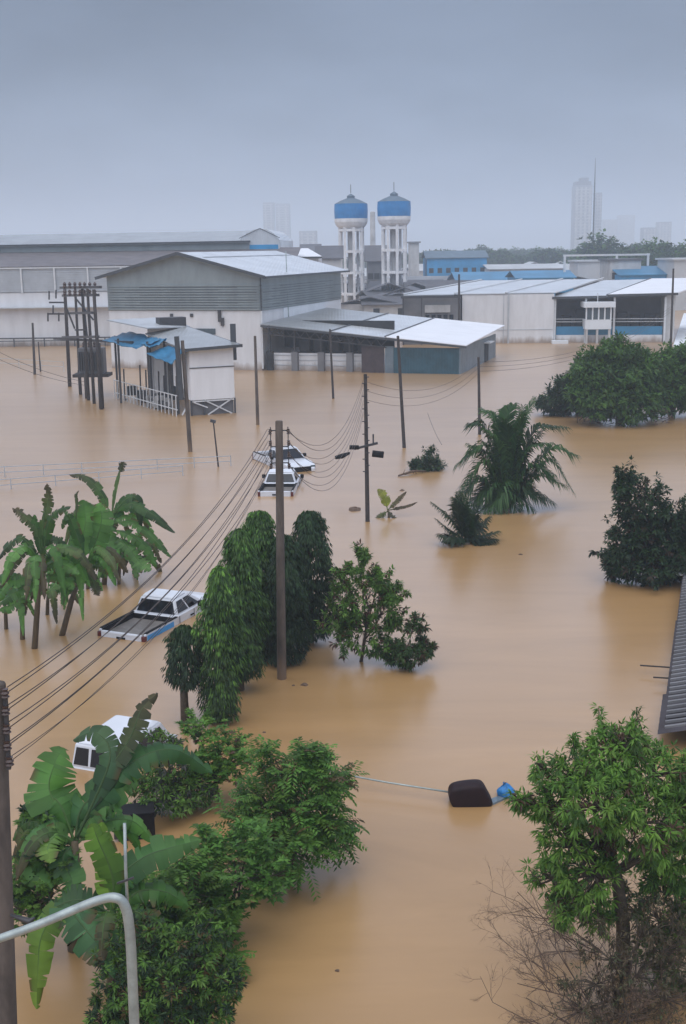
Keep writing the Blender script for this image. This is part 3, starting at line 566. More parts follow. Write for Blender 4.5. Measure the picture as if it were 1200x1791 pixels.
# ------------------------------------------------------------------ twin water towers
def tower(px, pytop, Y, lbl, mtc):
    b = PD(px, 540, Y); b.z = 0; s = mpp(Y); zt = PD(px, pytop, Y).z; root = thing('water_tower', lbl, 'water tower', b, 'twin blue and white water towers')
    r = 28*s; z = zt-11*s                            # tank shoulder
    MB().lathe(b, [(r, z-24*s), (r*1.02, z-11*s), (r, z), (r*.98, z+.02)], 28).build('tank', M[mtc], root)
    MB().lathe(b, [(r*1.0, z+.02), (r*.66, z+5*s), (r*.3, z+9*s), (.05, z+10*s)], 28).build('roof', M['tankroof'], root)
    MB().lathe(b+Vector((0,0,0)), [(r*.24, z+8*s), (r*.24, z+13*s), (.05, z+17*s)], 12).build('cupola', M['tankroof'], root)
    MB().lathe(b, [(r*.74, z-40*s), (r*.9, z-36*s), (r*1.0, z-30*s), (r*1.01, z-24.2*s)], 28).build('bowl', M['tank'], root)
    MB().tube([b+Vector((0,0,z+18*s)), b+Vector((0,0,z+32*s))], .06, 5).build('aerial', M['metal'], root)
    zb = z-40*s; ra = r*.72
    for k in range(8):
        a = 2*math.pi*k/8+.2; q = b+Vector((ra*math.cos(a), ra*math.sin(a), 0)); MB().beam(q-Vector((0,0,1)), q+Vector((0,0,zb+.3)), .5).build('leg', M['tank'], root)
    for j, zz in enumerate(np.linspace(3.2, zb-.6, 4)):
        MB().lathe(b, [(ra+.2, zz), (ra+.2, zz+.5), (ra-.5, zz+.5), (ra-.5, zz)], 16).build('ring_beam', M['tank'], root)
    MB().lathe(b, [(.45, -1), (.45, zb+.3)], 12).build('stair_core', M['hse1'], root)
tower(616, 345, 236, 'left water tower with the plainer blue tank and stubby cupola', 'blue'); tower(690, 341, 232, 'right water tower with the brighter blue tank beside the chimney', 'blue')
b = PD(653, 520, 300); b.z = 0; tag(MB().lathe(b, [(.75, 0), (.6, PD(653, 371, 300).z), (.4, PD(653, 370, 300).z)], 10).build('chimney_stack', M['hse1']), 'slim grey chimney stack rising between the two water towers', 'chimney')

# ------------------------------------------------------------------ hazy town
def block(name, lbl, cat, x0, x1, ytop, Y, mw, roof=None, rmat='hr1', dep=12, ybase=None, rise=1.2, group=None, win=0):
    a = PD(x0, 500, Y); bq = PD(x1, 500, Y); zt = PD((x0+x1)/2, ytop, Y).z; a.z = bq.z = 0; f = frame(a, 0); W = (bq-a).length
    r = thing(name, lbl, cat, a, group); wl = MB().box(f, (0, W), (0, dep), (-1, zt)).build('wall', M[mw], r)
    if roof == 'gable':
        m = MB(); m.slab([f(-.5, -.5, zt+.05), f(W+.5, -.5, zt+.05), f(W+.5, dep/2, zt+rise), f(-.5, dep/2, zt+rise)], .15); m.slab([f(-.5, dep/2, zt+rise), f(W+.5, dep/2, zt+rise), f(W+.5, dep+.5, zt), f(-.5, dep+.5, zt)], .15); m.build('roof', M[rmat], r)
    elif roof == 'flat': MB().box(f, (-.4, W+.4), (-.4, dep+.4), (zt, zt+.35)).build('roof', M[rmat], r)
    for i in range(win):
        u = W*(i+.5)/win; MB().box(f, (u-.55, u+.55), (-.06, 0), (zt*.62, zt*.62+1.2)).build('window', M['dark'], wl)
    return r
r = block('blue_building', 'bright blue two storey building with dark windows and grey roof', 'building', 747, 851, 451, 300, 'bluew', 'gable', 'tankroof', 14, rise=1.7, win=7)
block('blue_roofed_shed', 'low shed with a teal blue roof in front of the blue building', 'shed', 800, 905, 490, 255, 'hr2', 'gable', 'bluer', 16, rise=1.6)
block('blue_roofed_shed', 'long blue roofed shed running behind the white block', 'shed', 905, 1003, 486, 235, 'bluer', 'gable', 'bluer', 14, rise=1.3)
block('blue_roofed_shed', 'wide bright blue roofed shed behind the open hall', 'shed', 1085, 1260, 480, 230, 'bluew', 'gable', 'bluer', 16, rise=1.5)
block('grey_house', 'square grey house with dark flat roof above the open hall', 'house', 1066, 1120, 456, 235, 'hse1', 'flat', 'hr2', 9, win=3)
block('pale_warehouse', 'wide pale low warehouse beneath the treeline', 'warehouse', 856, 985, 470, 290, 'farw', 'gable', 'hr3', 18, rise=1.0)
block('pale_warehouse', 'short pale block next to the square grey house', 'warehouse', 1010, 1062, 458, 270, 'farw', 'flat', 'hr3', 10)
block('grey_house', 'grey house standing between the two water towers', 'house', 643, 676, 457, 250, 'hse2', 'gable', 'hr2', 8, rise=3.2, win=3)
block('concrete_house', 'grey concrete house right of the right water tower', 'house', 718, 733, 425, 300, 'hse1', 'flat', 'hr1', 9)
block('hall_with_pale_roof', 'pale flat building at the right edge under the dark trees', 'building', 1178, 1260, 455, 225, 'farw', 'flat', 'hr3', 12)
block('low_house', 'dark eaved house left of the left water tower', 'house', 556, 597, 452, 215, 'hse1', 'gable', 'hr2', 9, rise=2.2)
block('low_house', 'small dark roofed house peeping over the white roof', 'house', 528, 560, 440, 330, 'hse1', 'gable', 'hr2', 9, rise=2)
f = frame(PD(985, 460, 240), 0); gq = PD(985, 460, 240); gq.z = 0; f = frame(gq, 0); gt = thing('pipe_gantry', 'white pipe gantry spanning above the roofs at right', 'gantry', gq)
zt = PD(1060, 446, 240).z; W = 148*mpp(240); MB().beam(f(0, 0, zt), f(W, 0, zt), .35).build('beam', M['trimw'], gt)
for u in (W-.3, W*.62, .3): MB().beam(f(u, 0, -1), f(u, 0, zt+.2), .4).build('post', M['trimw'], gt)
rng = random.Random(11); hp = []
for i in range(5):
    r = thing('town_house', 'low grey house in the hazy town', 'house', (0,0,0), 'low houses of the hazy town'); W = 7+i*1.6; D = 7+i; H = 3.2+.9*(i % 3); f = frame((0,0,0), 0)
    wl = MB().box(f, (-W/2, W/2), (0, D), (-1, H)).build('wall', M[('hse1', 'hse2', 'farw', 'hse1', 'hse2')[i]], r); rs = 1.2+.4*(i % 3); m = MB()
    m.slab([f(-W/2-.5, -.6, H), f(W/2+.5, -.6, H), f(W/2+.5, D/2, H+rs), f(-W/2-.5, D/2, H+rs)], .15); m.slab([f(-W/2-.5, D/2, H+rs), f(W/2+.5, D/2, H+rs), f(W/2+.5, D+.6, H), f(-W/2-.5, D+.6, H)], .15)
    m.build('roof', M[('hr1', 'hr2', 'hr3', 'hr2', 'hr1')[i]], r)
    for j in range(3): u = -W/2+W*(j+.5)/3; MB().box(f, (u-.5, u+.5), (-.05, 0), (H*.45, H*.45+1.1)).build('window', M['dark'], wl)
    hp.append(r)
used = set(); spots = []
for i in range(110):
    Y = rng.uniform(195, 600); px = rng.uniform(560, 1230) if Y > 265 else rng.uniform(675, 800); spots.append((px, Y))
for i, (px, Y) in enumerate(spots):
    k = rng.randrange(5) if Y > 265 else rng.choice((1, 3)); o = hp[k] if k not in used else copy_tree(hp[k]); used.add(k); q = PD(px, 500, Y); o.location = (q.x, q.y, 0); o.rotation_euler.z = R(rng.choice((0, 90, 12, -14, 80)))
    o['label'] = 'small low house among the hazy rooftops under the treeline'
def tall(lbl, x0, x1, ytop, Y, dep, mt, crown=False, fins=4):
    a = PD(x0, 440, Y); a.z = 0; W = (x1-x0)*mpp(Y); zt = PD(x0, ytop, Y).z; f = frame(a, R(3)); r = thing('tower_block', lbl, 'tower block', a)
    MB().box(f, (0, W), (0, dep), (-1, zt)).build('wall', M[mt], r); m = MB()
    for i in range(fins): u = W*(i+.5)/fins; m.box(f, (u-W*.06, u+W*.06), (-1.2, 0), (0, zt-2))
    for z in np.arange(6, zt-3, 3.4): m.box(f, (W*.02, W*.98), (-.5, 0), (z, z+1.2))
    m.build('balcony', M['hse1'], r)
    if crown: MB().box(f, (W*.05, W*.95), (2, dep-2), (zt, zt+4)).build('crown', M['hse2'], r); MB().box(f, (W*.35, W*.8), (4, dep-4), (zt+4, zt+8)).build('roof_house', M['hse2'], r)
    return r
tall('tallest hazy tower block with dark crown near the thin mast', 1003, 1032, 324, 1350, 26, 'far', True); tall('hazy tower block just right of the thin mast', 1040, 1050, 337, 1400, 20, 'far', fins=2)
tall('faint slab block second right of the thin mast', 1054, 1078, 384, 2000, 30, 'farw'); tall('faint slab block third right of the thin mast', 1082, 1108, 376, 2200, 30, 'farw'); tall('faint low block above the dark trees at right', 1124, 1146, 398, 1500, 20, 'far'); tall('faint broad block above the dark trees at far right', 1150, 1172, 388, 1700, 20, 'far')
tall('faint tower rising over the vaulted roof on the left', 462, 480, 354, 1750, 20, 'far', fins=2); tall('faint tower right beside the one over the vaulted roof', 484, 507, 356, 1850, 20, 'far', fins=2); tall('faint low block left of the water towers', 524, 553, 404, 1400, 20, 'far', fins=3)
mq = PD(1037, 430, 700); mq.z = 0; ms = thing('radio_mast', 'thin tall radio mast in front of the hazy tower block', 'mast', mq); zt = PD(1037, 276, 700).z
MB().tube([mq, mq+Vector((0,0,zt*.75)), mq+Vector((0,0,zt))], [.5, .36, .12], 5).build('mast', M['metal'], ms)
m = MB()
for z in np.arange(4, zt*.8, 4): m.tube([mq+Vector((-.6,0,z)), mq+Vector((.6,0,z+2))], .08, 4)
m.build('lattice', M['metal'], ms)

# ------------------------------------------------------------------ poles
def pole(lbl, xb, yb, xt, yt, r, name='utility_pole', mt='concrete', group='utility poles in the flood', taper=.75, Y=None, own=None):
    b = PX(xb, yb) if Y is None else PD(xb, yb, Y); t = PD(xt, yt, b.y); root = thing(name, lbl, 'pole', b, group)
    d = (t-b).normalized(); MB().tube([b-d*1.0, b, t, t+d*.02], [r, r, r*taper, r*taper*.8], 8).build('shaft', M[mt], root); return root, b, t
def insul(root, p, r=.07, l=.16):
    MB().lathe(p-Vector((0,0,l/2)), [(r*.5, 0), (r, l*.15), (r*.55, l*.35), (r, l*.55), (r*.55, l*.75), (r*.8, l)], 8).build('insulator', M['insul'], root)
pa, ab, at = pole('thick tall concrete pole standing in the centre left beside the weeping trees', 493, 1187, 488, 737, .135)
ai = []
for sx in (-1, 1):
    top = at+Vector((sx*.27, 0, -.12)); m = MB(); m.beam(at+Vector((sx*.24, 0, -.15)), at+Vector((sx*.24, 0, -1.3)), .025)
    for j in range(3): m.beam(at+Vector((0, 0, -.25-.45*j)), at+Vector((sx*.24, 0, -.25-.45*j)), .03)
    m.build('bracket', M['metal'], pa)
    for j in range(4): q = at+Vector((sx*.25, -.02, -.28-.32*j)); insul(pa, q, .055, .15); ai.append((sx, q))
pb, bb, bt_ = pole('slender dark pole with step bolts and a switch crossarm, right of the centre pole', 643, 912, 639, 655, .10, mt='poledark')
m = MB()
for j in range(16): z = 1.2+j*.28; m.beam(bt_+Vector((-.16*(j % 2), -.1, -z+1.1)), bt_+Vector((.16*((j+1) % 2), -.1, -z+1.1)), .04)
m.build('step_bolt', M['metal'], pb)
q = PD(641, 780, bb.y); m = MB(); m.beam(q+Vector((-.55,-.15,-.1)), q+Vector((.5,-.15,.15)), .1); m.beam(q+Vector((.3,-.15,.1)), q+Vector((.3,-.15,.55)), .07); m.build('crossarm', M['metal'], pb)
MB().tube([q+Vector((.25,-.25,-.3)), q+Vector((.75,-.3,-.36))], .15, 8).build('switch_box', M['black'], pb); MB().tube([q+Vector((-.35,-.25,-.02)), q+Vector((-.75,-.3,.0))], .1, 8).build('switch_box', M['black'], pb)
pc, cb, ct = pole('plain dark pole between the step-bolt pole and the palm, before the teal wall', 707, 783, 696, 588, .11, mt='poledark')
pd_, db, dt = pole('plain dark pole rising behind the coconut palm', 839, 760, 837, 625, .105, mt='poledark')
pole('short dark pole in front of the middle of the open shed', 583, 697, 577, 576, .10, mt='poledark')
pf_, fb_, ft = pole('plain brown pole in front of the warehouse corner', 451, 743, 446, 588, .12)
pg, gb, gt_ = pole('thick brown pole with a dark box, in front of the raised hut', 333, 790, 319, 596, .14)
q = PD(324, 655, gb.y); MB().beam(q+Vector((-.26,-.15,-1.5)), q+Vector((-.40,-.15,2.3)), .42, .25).build('cable_duct', M['trim'], pg)
pole('thin dark pole at far left near the fence line', 61, 655, 57, 565, .14, mt='poledark'); pole('short stub pole next to the thin far left pole', 71, 650, 67, 598, .08, mt='poledark')
pj, jb, jt = pole('tall thin pole at the right edge behind the round trees', 1173, 612, 1178, 470, .15, mt='poledark')
MB().beam(jt+Vector((-.5,0,-2.9)), jt+Vector((.5,0,-2.9)), .16).build('crossarm', M['metal'], pj)
pole('thin pole standing at the corner of the white block', 803, 562, 803, 480, .15, mt='poledark', Y=146); pole('faint thin mast by the warehouse eave', 505, 560, 500, 440, .07, mt='galv', Y=130, name='thin_mast')
pk, kb, kt = pole('rusty leaning stick with a lamp head at the end of the pipe fence', 382, 816, 373, 736, .05, name='lamp_stick', mt='poledark', group=None)
MB().beam(kt+Vector((-.16,0,.02)), kt+Vector((.14,0,-.06)), .16).build('lamp_head', M['trim'], pk)
# near left pole with a rack of insulators
MY = 15.0; pm, mb_, mt_ = pole('nearest pole at the left edge with a rack of dark insulators', 24, 2110, -4, 1196, .145, Y=MY)
mi = []; m = MB(); m.beam(PD(9, 1205, MY-.1), PD(16, 1345, MY-.1), .05); m.build('bracket', M['metal'], pm)
for x, y in ((9, 1213), (10, 1243), (12, 1275), (13, 1304), (17, 1332)): q = PD(x, y, MY-.12); insul(pm, q, .06, .13); mi.append(q)
m = MB(); m.tube([PD(18, 1600, MY-.16), PD(52, 1612, MY-.2), PD(60, 1605, MY-.2)], [.02, .05, .02], 6); m.build('clamp', M['metal'], pm)
# wires
def wire(a, b, sag, r=.012, lbl='', grp=None, mt='wire'):
    n = 26; pts = [a.lerp(b, i/n)+Vector((0, 0, -4*sag*(i/n)*(1-i/n))) for i in range(n+1)]
    tag(MB().tube(pts, r, 4).build('power_line', M[mt]), lbl, 'wire', grp)
left = [q for s, q in ai if s < 0]; right = [q for s, q in ai if s > 0]
GW = 'power lines from the near left pole to the centre pole'; LW = 'dark power line sagging from the near left pole up to the thick centre pole'
for i, j, sg, sh_ in ((0,0,.55,0), (0,0,.62,.07), (1,1,.55,0), (1,1,.66,.06), (2,2,.6,0), (2,2,.7,.08), (3,2,.75,.04), (3,3,.6,0), (4,3,.7,.0), (4,3,.85,.06)):
    wire(mi[i]+Vector((.02, .05, sh_)), left[j]+Vector((-sh_, 0, sh_)), sg, .0075 if i < 4 else .0055, LW, GW)
for j in range(4):
    for s2 in (0, 1): wire(right[j]+Vector((0,0,.05*s2)), bt_+Vector((-.1, 0, -.25-.45*j-.15*s2)), 1.35+.2*s2+.1*j, .008, 'thin power line drooping low between the centre pole and the step-bolt pole', 'lines between the centre pole and the step-bolt pole')
for j in range(3):
    wire(bt_+Vector((0,0,-.3-.4*j)), dt+Vector((0,0,-.3-.35*j)), 1.0, .009, 'faint power line from the step-bolt pole to the pole behind the palm', 'lines to the pole behind the palm')
    wire(dt+Vector((0,0,-.3-.3*j)), jt+Vector((0,0,-4.2-.3*j)), 1.6, .014, 'faint power line over the far water toward the right edge pole', 'lines to the right edge pole')
q0 = PD(-40, 607, 100); 
for j in range(2): wire(PD(-30, 600+14*j, 96), PD(150, 668+6*j, 90), .4, .02, 'cable sagging low across the water at far left', 'low cables at far left')
wire(PD(748, 722, 75), PD(773, 778, 66), .15, .012, 'loose cable end slanting into the water near the tiny bush', None)
q = PD(600, 797, 60); tag(MB().tube([q+Vector((-.4,0,-.1)), q+Vector((-.05,0,-.02)), q+Vector((.35,0,.14))], [.09, .13, .06], 8).build('cable_spacer', M['black']), 'dark cable spacer hung on the lines left of the step-bolt pole', 'cable spacer')

# ------------------------------------------------------------------ pole mounted substation at left
s0 = PX(150, 690); ss = thing('pole_substation', 'cluster of dark poles with crossarms and a transformer at left', 'substation', s0)
def legp(xb, yb, xt, yt, r):
    b = PX(xb, yb); t = PD(xt, yt, b.y); MB().tube([b-Vector((0,0,1)), t], [r, r*.8], 7).build('pole', M['poledark'], ss); return b, t
L_ = [legp(122, 676, 113, 497, .18), legp(141, 690, 131, 494, .13), legp(155, 700, 144, 505, .15), legp(165, 706, 153, 505, .14), legp(178, 716, 164, 506, .16)]
D_ = legp(178, 714, 172, 600, .22)
for y, ex in ((503, 6), (517, 2), (548, -8), (590, 2)):
    MB().beam(PD(112-ex, y, L_[0][0].y-.3), PD(170+ex, y-1, L_[4][0].y-.3), .2).build('crossarm', M['metal'], ss)
m = MB()
for x0, y0, x1, y1 in ((131, 520, 164, 560), (113, 530, 131, 575), (144, 510, 153, 590), (131, 577, 150, 577)): m.beam(PD(x0, y0, L_[2][0].y-.2), PD(x1, y1, L_[2][0].y-.2), .12)
m.build('brace', M['metal'], ss)
for x in (113, 122, 131, 140, 148, 157, 166):
    for y in (499, 512): MB().lathe(PD(x, y, L_[2][0].y-.35), [(.07, -.25), (.16, -.1), (.09, 0), (.16, .1), (.06, .25)], 8).build('insulator', M['insul'], ss)
yy = L_[0][0].y
for x0, x1, y in ((84, 112, 549), (86, 112, 529)): MB().beam(PD(x0, y, yy), PD(x1, y, yy), .14).build('side_arm', M['metal'], ss)
m = MB()
for x, y in ((86, 515), (98, 513), (84, 553), (103, 553), (93, 540)): m.beam(PD(x, y-6, yy), PD(x, y+9, yy), .12)
m.build('fuse', M['metal'], ss)
t0 = PD(132, 622, s0.y-.5); t1 = PD(180, 622, s0.y-2.5); f = frame(t0, math.atan2(t1.x-t0.x, -(t1.y-t0.y))-math.pi/2 if False else 0); W = t1.x-t0.x
MB().box(f, (.4, W-.2), (-.9, .5), (-1.5, .7)).build('transformer_tank', M['hse2'], ss, .08)
m = MB()
for u in np.arange(.5, W-.3, .2): m.box(f, (u, u+.07), (-1.2, -.9), (-1.2, .4))
m.build('cooling_fins', M['metal'], ss)
for u in (.8, 1.25, 1.7): MB().lathe(f(u, -.2, .7), [(.09, 0), (.14, .12), (.08, .2), (.13, .32), (.05, .5)], 8).build('bushing', M['insul'], ss)
MB().box(f, (-.1, W+.2), (-1.2, .8), (-1.75, -1.5)).build('platform', M['poledark'], ss)
q = f(W*.5, 0, -1.6); MB().beam(PD(95, 592, yy-1), PD(232, 599, g0.y+8), .2).build('bus_beam', M['metal'], ss)
for x, y in ((141, 688), (152, 697)): b_ = PX(x, y); MB().tube([b_-Vector((0,0,.5)), b_+Vector((0,0,2.0))], .15, 7).build('stub_pole', M['poledark'], ss)

# ------------------------------------------------------------------ pipe fences in the water
def pfence(lbl, P0, P1, n, hs):
    a = PX(*P0); b = PX(*P1); r = thing('pipe_fence', lbl, 'fence', a)
    for i in range(n+1):
        q = a.lerp(b, i/n); MB().beam(q-Vector((0,0,.4)), q+Vector((0,0,max(hs)+.03)), .045).build('post', M['cladl'], r)
    for h in hs: MB().beam(a+Vector((0,0,h)), b+Vector((0,0,h)), .04).build('rail', M['cladl'], r)
pfence('thin pipe fence just above water from left edge to the lamp stick', (-60, 838), (404, 815), 7, (.28, .58)); pfence('second thin pipe fence nearer than the first, ending past the banana plants', (-60, 862), (320, 832), 5, (.25, .55))
pfence('thin broken fence along the factory at far left', (-40, 640), (112, 650), 4, (.5, 1.0))

# ------------------------------------------------------------------ vehicles (local: x forward, y left, z from the water line)
def ringbox(m, secs):                      # secs: (x, half width, z0, z1) loft along x
    V = []; 
    for x, hw, z0, z1 in secs: V += [(x, hw, z0), (x, -hw, z0), (x, -hw*.985, z1), (x, hw*.985, z1)]
    k = len(secs); F_ = [(3,2,1,0), tuple((k-1)*4+j for j in range(4))]+[(i*4+j, i*4+(j+1) % 4, (i+1)*4+(j+1) % 4, (i+1)*4+j) for i in range(k-1) for j in range(4)]
    return m.add(V, F_)
LF = lambda a, b, c: Vector((a, b, c))
def pickup(lbl, pos, az, decal=False, rear_sunk=0, mtname='car'):
    r = thing('pickup_truck', lbl, 'pickup truck', (0,0,0), 'flooded pickup trucks'); paint = M['car']
    m = MB(); ringbox(m, [(.02, .84, -.7, -.06), (1.95, .88, -.7, -.06)])
    for s in (-1, 1): m.box(LF, (.03, 1.97), tuple(sorted((s*.80, s*.885))), (-.1, .33))
    m.box(LF, (1.9, 1.98), (-.8, .8), (-.1, .33))
    ringbox(m, [(1.96, .885, -.7, .36), (3.3, .895, -.7, .37), (3.75, .89, -.7, .36)])
    ringbox(m, [(3.74, .885, -.7, .34), (4.5, .875, -.7, .31), (5.05, .83, -.7, .22), (5.22, .74, -.6, .02)])
    m.build('body', paint, r, .035)
    cab = [((2.02, .80, .34), (2.20, .66, .86)), ((3.70, .82, .35), (3.02, .66, .90))]
    m = MB(); b = [(2.0, .83, .34), (2.0, -.83, .34), (3.85, -.83, .35), (3.85, .83, .35)]; tq = [(2.16, .67, .84), (2.16, -.67, .84), (2.98, -.67, .88), (2.98, .67, .88)]
    m.hexa(b+tq); m.hexa([(2.16, .67, .845), (2.16, -.67, .845), (2.98, -.67, .885), (2.98, .67, .885), (2.28, .6, .90), (2.28, -.6, .90), (2.88, -.6, .925), (2.88, .6, .925)]); cabo = m.build('cab', paint, r, .07)
    B = [Vector(p) for p in b]; T = [Vector(p) for p in tq]
    def pane(nm, q, a0=.08, a1=.92, c0=.12, c1=.86):
        q = [Vector(p) for p in q]; n_ = (q[1]-q[0]).cross(q[3]-q[0]).normalized()*.012
        bl = lambda s, t: q[0]*(1-s)*(1-t)+q[1]*s*(1-t)+q[2]*s*t+q[3]*(1-s)*t
        P = [bl(a0, c0), bl(a1, c0), bl(a1-.015, c1), bl(a0+.015, c1)]; m = MB(); m.hexa([p-n_ for p in P]+[p+n_ for p in P]); m.build(nm, M['glass'], cabo, .02)
    pane('rear_window', [B[0], B[1], T[1], T[0]], .05, .95, .08, .88); pane('windscreen', [B[2], B[3], T[3], T[2]], .06, .94, .06, .92)
    pane('side_window', [B[1], B[2], T[2], T[1]], .05, .42); pane('side_window', [B[1], B[2], T[2], T[1]], .46, .84); pane('side_window', [B[3], B[0], T[0], T[3]], .58, .95); pane('side_window', [B[3], B[0], T[0], T[3]], .16, .54)
    m = MB(); m.box(LF, (-.04, .06), (-.76, .76), (-.5, .31)); tg = m.build('tailgate', paint, r, .03)
    MB().box(LF, (-.065, -.03), (-.16, .16), (.1, .17)).build('tailgate_handle', M['black'], tg)
    for s in (-1, 1):
        MB().box(LF, (-.05, .1), tuple(sorted((s*.765, s*.893))), (-.25, .27)).build('tail_lamp', M['red'], r, .02)
        MB().box(LF, (3.15, 3.33), tuple(sorted((s*.92, s*1.10))), (.36, .56)).build('mirror', M['black'], r, .04)
        MB().box(LF, (.1, 1.95), tuple(sorted((s*.795, s*.89))), (.332, .36)).build('bed_rail', M['black'], r)
        MB().box(LF, (.1, 1.9), tuple(sorted((s*.775, s*.797))), (-.05, .325)).build('bed_liner', M['black'], r)
        MB().box(LF, (2.75, 2.92), tuple(sorted((s*.89, s*.925))), (.16, .2)).build('door_handle', M['black'], r)
        MB().box(LF, (5.0, 5.16), tuple(sorted((s*.52, s*.80))), (.02, .18)).build('headlight', M['glassl'], r, .03)
    MB().box(LF, (1.86, 1.895), (-.77, .77), (-.05, .32)).build('bed_front', M['black'], r); MB().box(LF, (.07, 1.85), (-.77, .77), (.13, .16)).build('bed_floor', M['bed'], r)
    MB().box(LF, (5.12, 5.235), (-.5, .5), (-.2, .14)).build('grille', M['black'], r)
    for s_ in (-1, 1):
        m = MB()
        for x in (2.06, 2.98, 3.72): m.box(LF, (x, x+.018), tuple(sorted((s_*.888, s_*.902))), (-.2, .345))
        m.box(LF, (2.0, 4.9), tuple(sorted((s_*.884, s_*.9))), (.055, .075)); m.build('door_seam', M['trim'], r)
    m = MB(); m.box(LF, (-.05, -.038), (-.7, .7), (.245, .262)); m.build('tailgate_crease', M['trimw'], tg)
    if decal: MB().box(LF, (.12, 1.7), (-.894, -.887), (-.3, .27)).build('decal', M['decal'], r)
    r.location = pos; r.rotation_euler = (0, R(rear_sunk), R(90)-R(az)); return r
q = PX(209, 1124); pickup('white pickup truck with blue side decal and empty bed, nearest the banana plants', (q.x, q.y+.4, -.11), 24, True, -.5)
q = PX(482, 868); pickup('white pickup truck seen from behind, right behind the thick centre pole', (q.x, q.y, -.05), 4)
q = PX(524, 824); p3 = pickup('white pickup truck facing the camera beyond the other white truck', (q.x-5.0*math.sin(R(154))+.1, q.y-5.0*math.cos(R(154)), .12), 154)
# boxy white van under the bananas
q = PX(168, 1352); vn = thing('white_van', 'white van with divided rear windows half hidden by banana leaves', 'van', (0,0,0))
m = MB(); ringbox(m, [(0, .82, -.8, .12), (.12, .86, -.8, .3), (2.3, .88, -.8, .32), (2.75, .84, -.8, .25), (2.95, .72, -.7, .05)]); m.build('body', M['car'], vn, .05)
b = [(.06, .83, .25), (.06, -.83, .25), (2.5, -.83, .28), (2.5, .83, .28)]; tq = [(.16, .74, .84), (.16, -.74, .84), (2.05, -.74, .88), (2.05, .74, .88)]
m = MB(); m.hexa(b+tq); m.hexa([(.16,.74,.842),(.16,-.74,.842),(2.05,-.74,.882),(2.05,.74,.882),(.3,.6,.92),(.3,-.6,.92),(1.9,-.6,.95),(1.9,.6,.95)]); m.build('cabin', M['car'], vn, .05)
B = [Vector(p) for p in b]; T = [Vector(p) for p in tq]
def vpane(q, a0, a1, c0=.1, c1=.85, nm='rear_window'):
    n_ = (q[1]-q[0]).cross(q[3]-q[0]).normalized()*.012; bl = lambda s, t: q[0]*(1-s)*(1-t)+q[1]*s*(1-t)+q[2]*s*t+q[3]*(1-s)*t
    P = [bl(a0, c0), bl(a1, c0), bl(a1-.01, c1), bl(a0+.01, c1)]; MB().hexa([p-n_ for p in P]+[p+n_ for p in P]).build(nm, M['glass'], vn, .02)
for a0, a1 in ((.04, .32), (.36, .64), (.68, .96)): vpane([B[0], B[1], T[1], T[0]], a0, a1)
for a0, a1 in ((.04, .34), (.38, .66), (.7, .92)): vpane([B[1], B[2], T[2], T[1]], a0, a1, nm='side_window'); vpane([B[3], B[0], T[0], T[3]], 1-a1, 1-a0, nm='side_window')
MB().box(LF, (-.06, .02), (-.84, .84), (.02, .1)).build('bumper', M['trimw'], vn, .02); vn.location = (q.x, q.y, -.2); vn.rotation_euler = (0, 0, R(90-22)); vn.scale = (.95, .88, .95)

# ------------------------------------------------------------------ black box, maroon bundle, blue bag, pole on the water
q = PX(240, 1469); f = frame(q, R(-12)); bx = thing('black_bin', 'boxy black bin half sunk beside the banana plants', 'bin', q)
MB().box(f, (-.38, .38), (0, .5), (-.4, .56)).build('tub', M['black'], bx, .03); MB().box(f, (-.39, .39), (-.02, .52), (.565, .59)).build('lid', M['black'], bx, .02); MB().box(f, (-.47, -.37), (.0, .12), (.05, .2)).build('handle', M['metal'], bx, .02)
q = PX(822, 1405); prof = [(-.40, -.02), (-.49, .16), (-.47, .36), (-.36, .47), (.16, .53), (.30, .49), (.40, .24), (.56, -.02), (.2, -.14), (-.3, -.1)]
m = MB(); dl = [(-.2, .82), (-.15, .93), (-.05, .98), (.1, 1.0), (.28, .9), (.42, .5)]; V = []
for d, s in dl: V += [(q.x+x*(.75+.25*s), q.y+d, (z*s if z > 0 else z)) for x, z in prof]
n = len(prof); m.add(V, [tuple(range(n-1, -1, -1)), tuple(5*n+i for i in range(n))]+[(i*n+j, i*n+(j+1) % n, (i+1)*n+(j+1) % n, (i+1)*n+j) for i in range(5) for j in range(n)], True)
o = tag(m.build('tarpaulin_bundle', M['maroon']), 'dark maroon tarpaulin bundle floating at the end of the grey pole', 'bundle'); o.modifiers.new('s', 'SUBSURF').levels = 1; o.modifiers['s'].render_levels = 2
a = PX(575, 1350, .3); b = PX(790, 1386, .22); tag(MB().tube([a, a.lerp(b, .5)-Vector((0,0,.02)), b], .022, 8).build('metal_pole', M['galv']), 'thin grey metal pole lying above the water toward the maroon bundle', 'pole')
q = PX(884, 1392); rng = np.random.default_rng(8); V = []; m = MB()
prof = [(.05, -.1), (.17, 0), (.2, .1), (.14, .2), (.06, .25), (.03, .3)]
m.lathe(q, prof, 14); m.v = [tuple(Vector(p)+Vector(rng.normal(size=3)*.022)) for p in m.v]; m.sm = [True]*len(m.f)
tag(m.build('plastic_bag', M['bag']), 'bright blue plastic bag floating between maroon bundle and tree', 'bag')
a = PX(862, 1405, .05); b = PX(884, 1395, .05); tag(MB().slab([a, b, b+Vector((.1,.25,0)), a+Vector((0,.25,0))], .05).build('floating_sheet', M['tealg']), 'small grey blue sheet floating beside the blue bag', 'sheet')

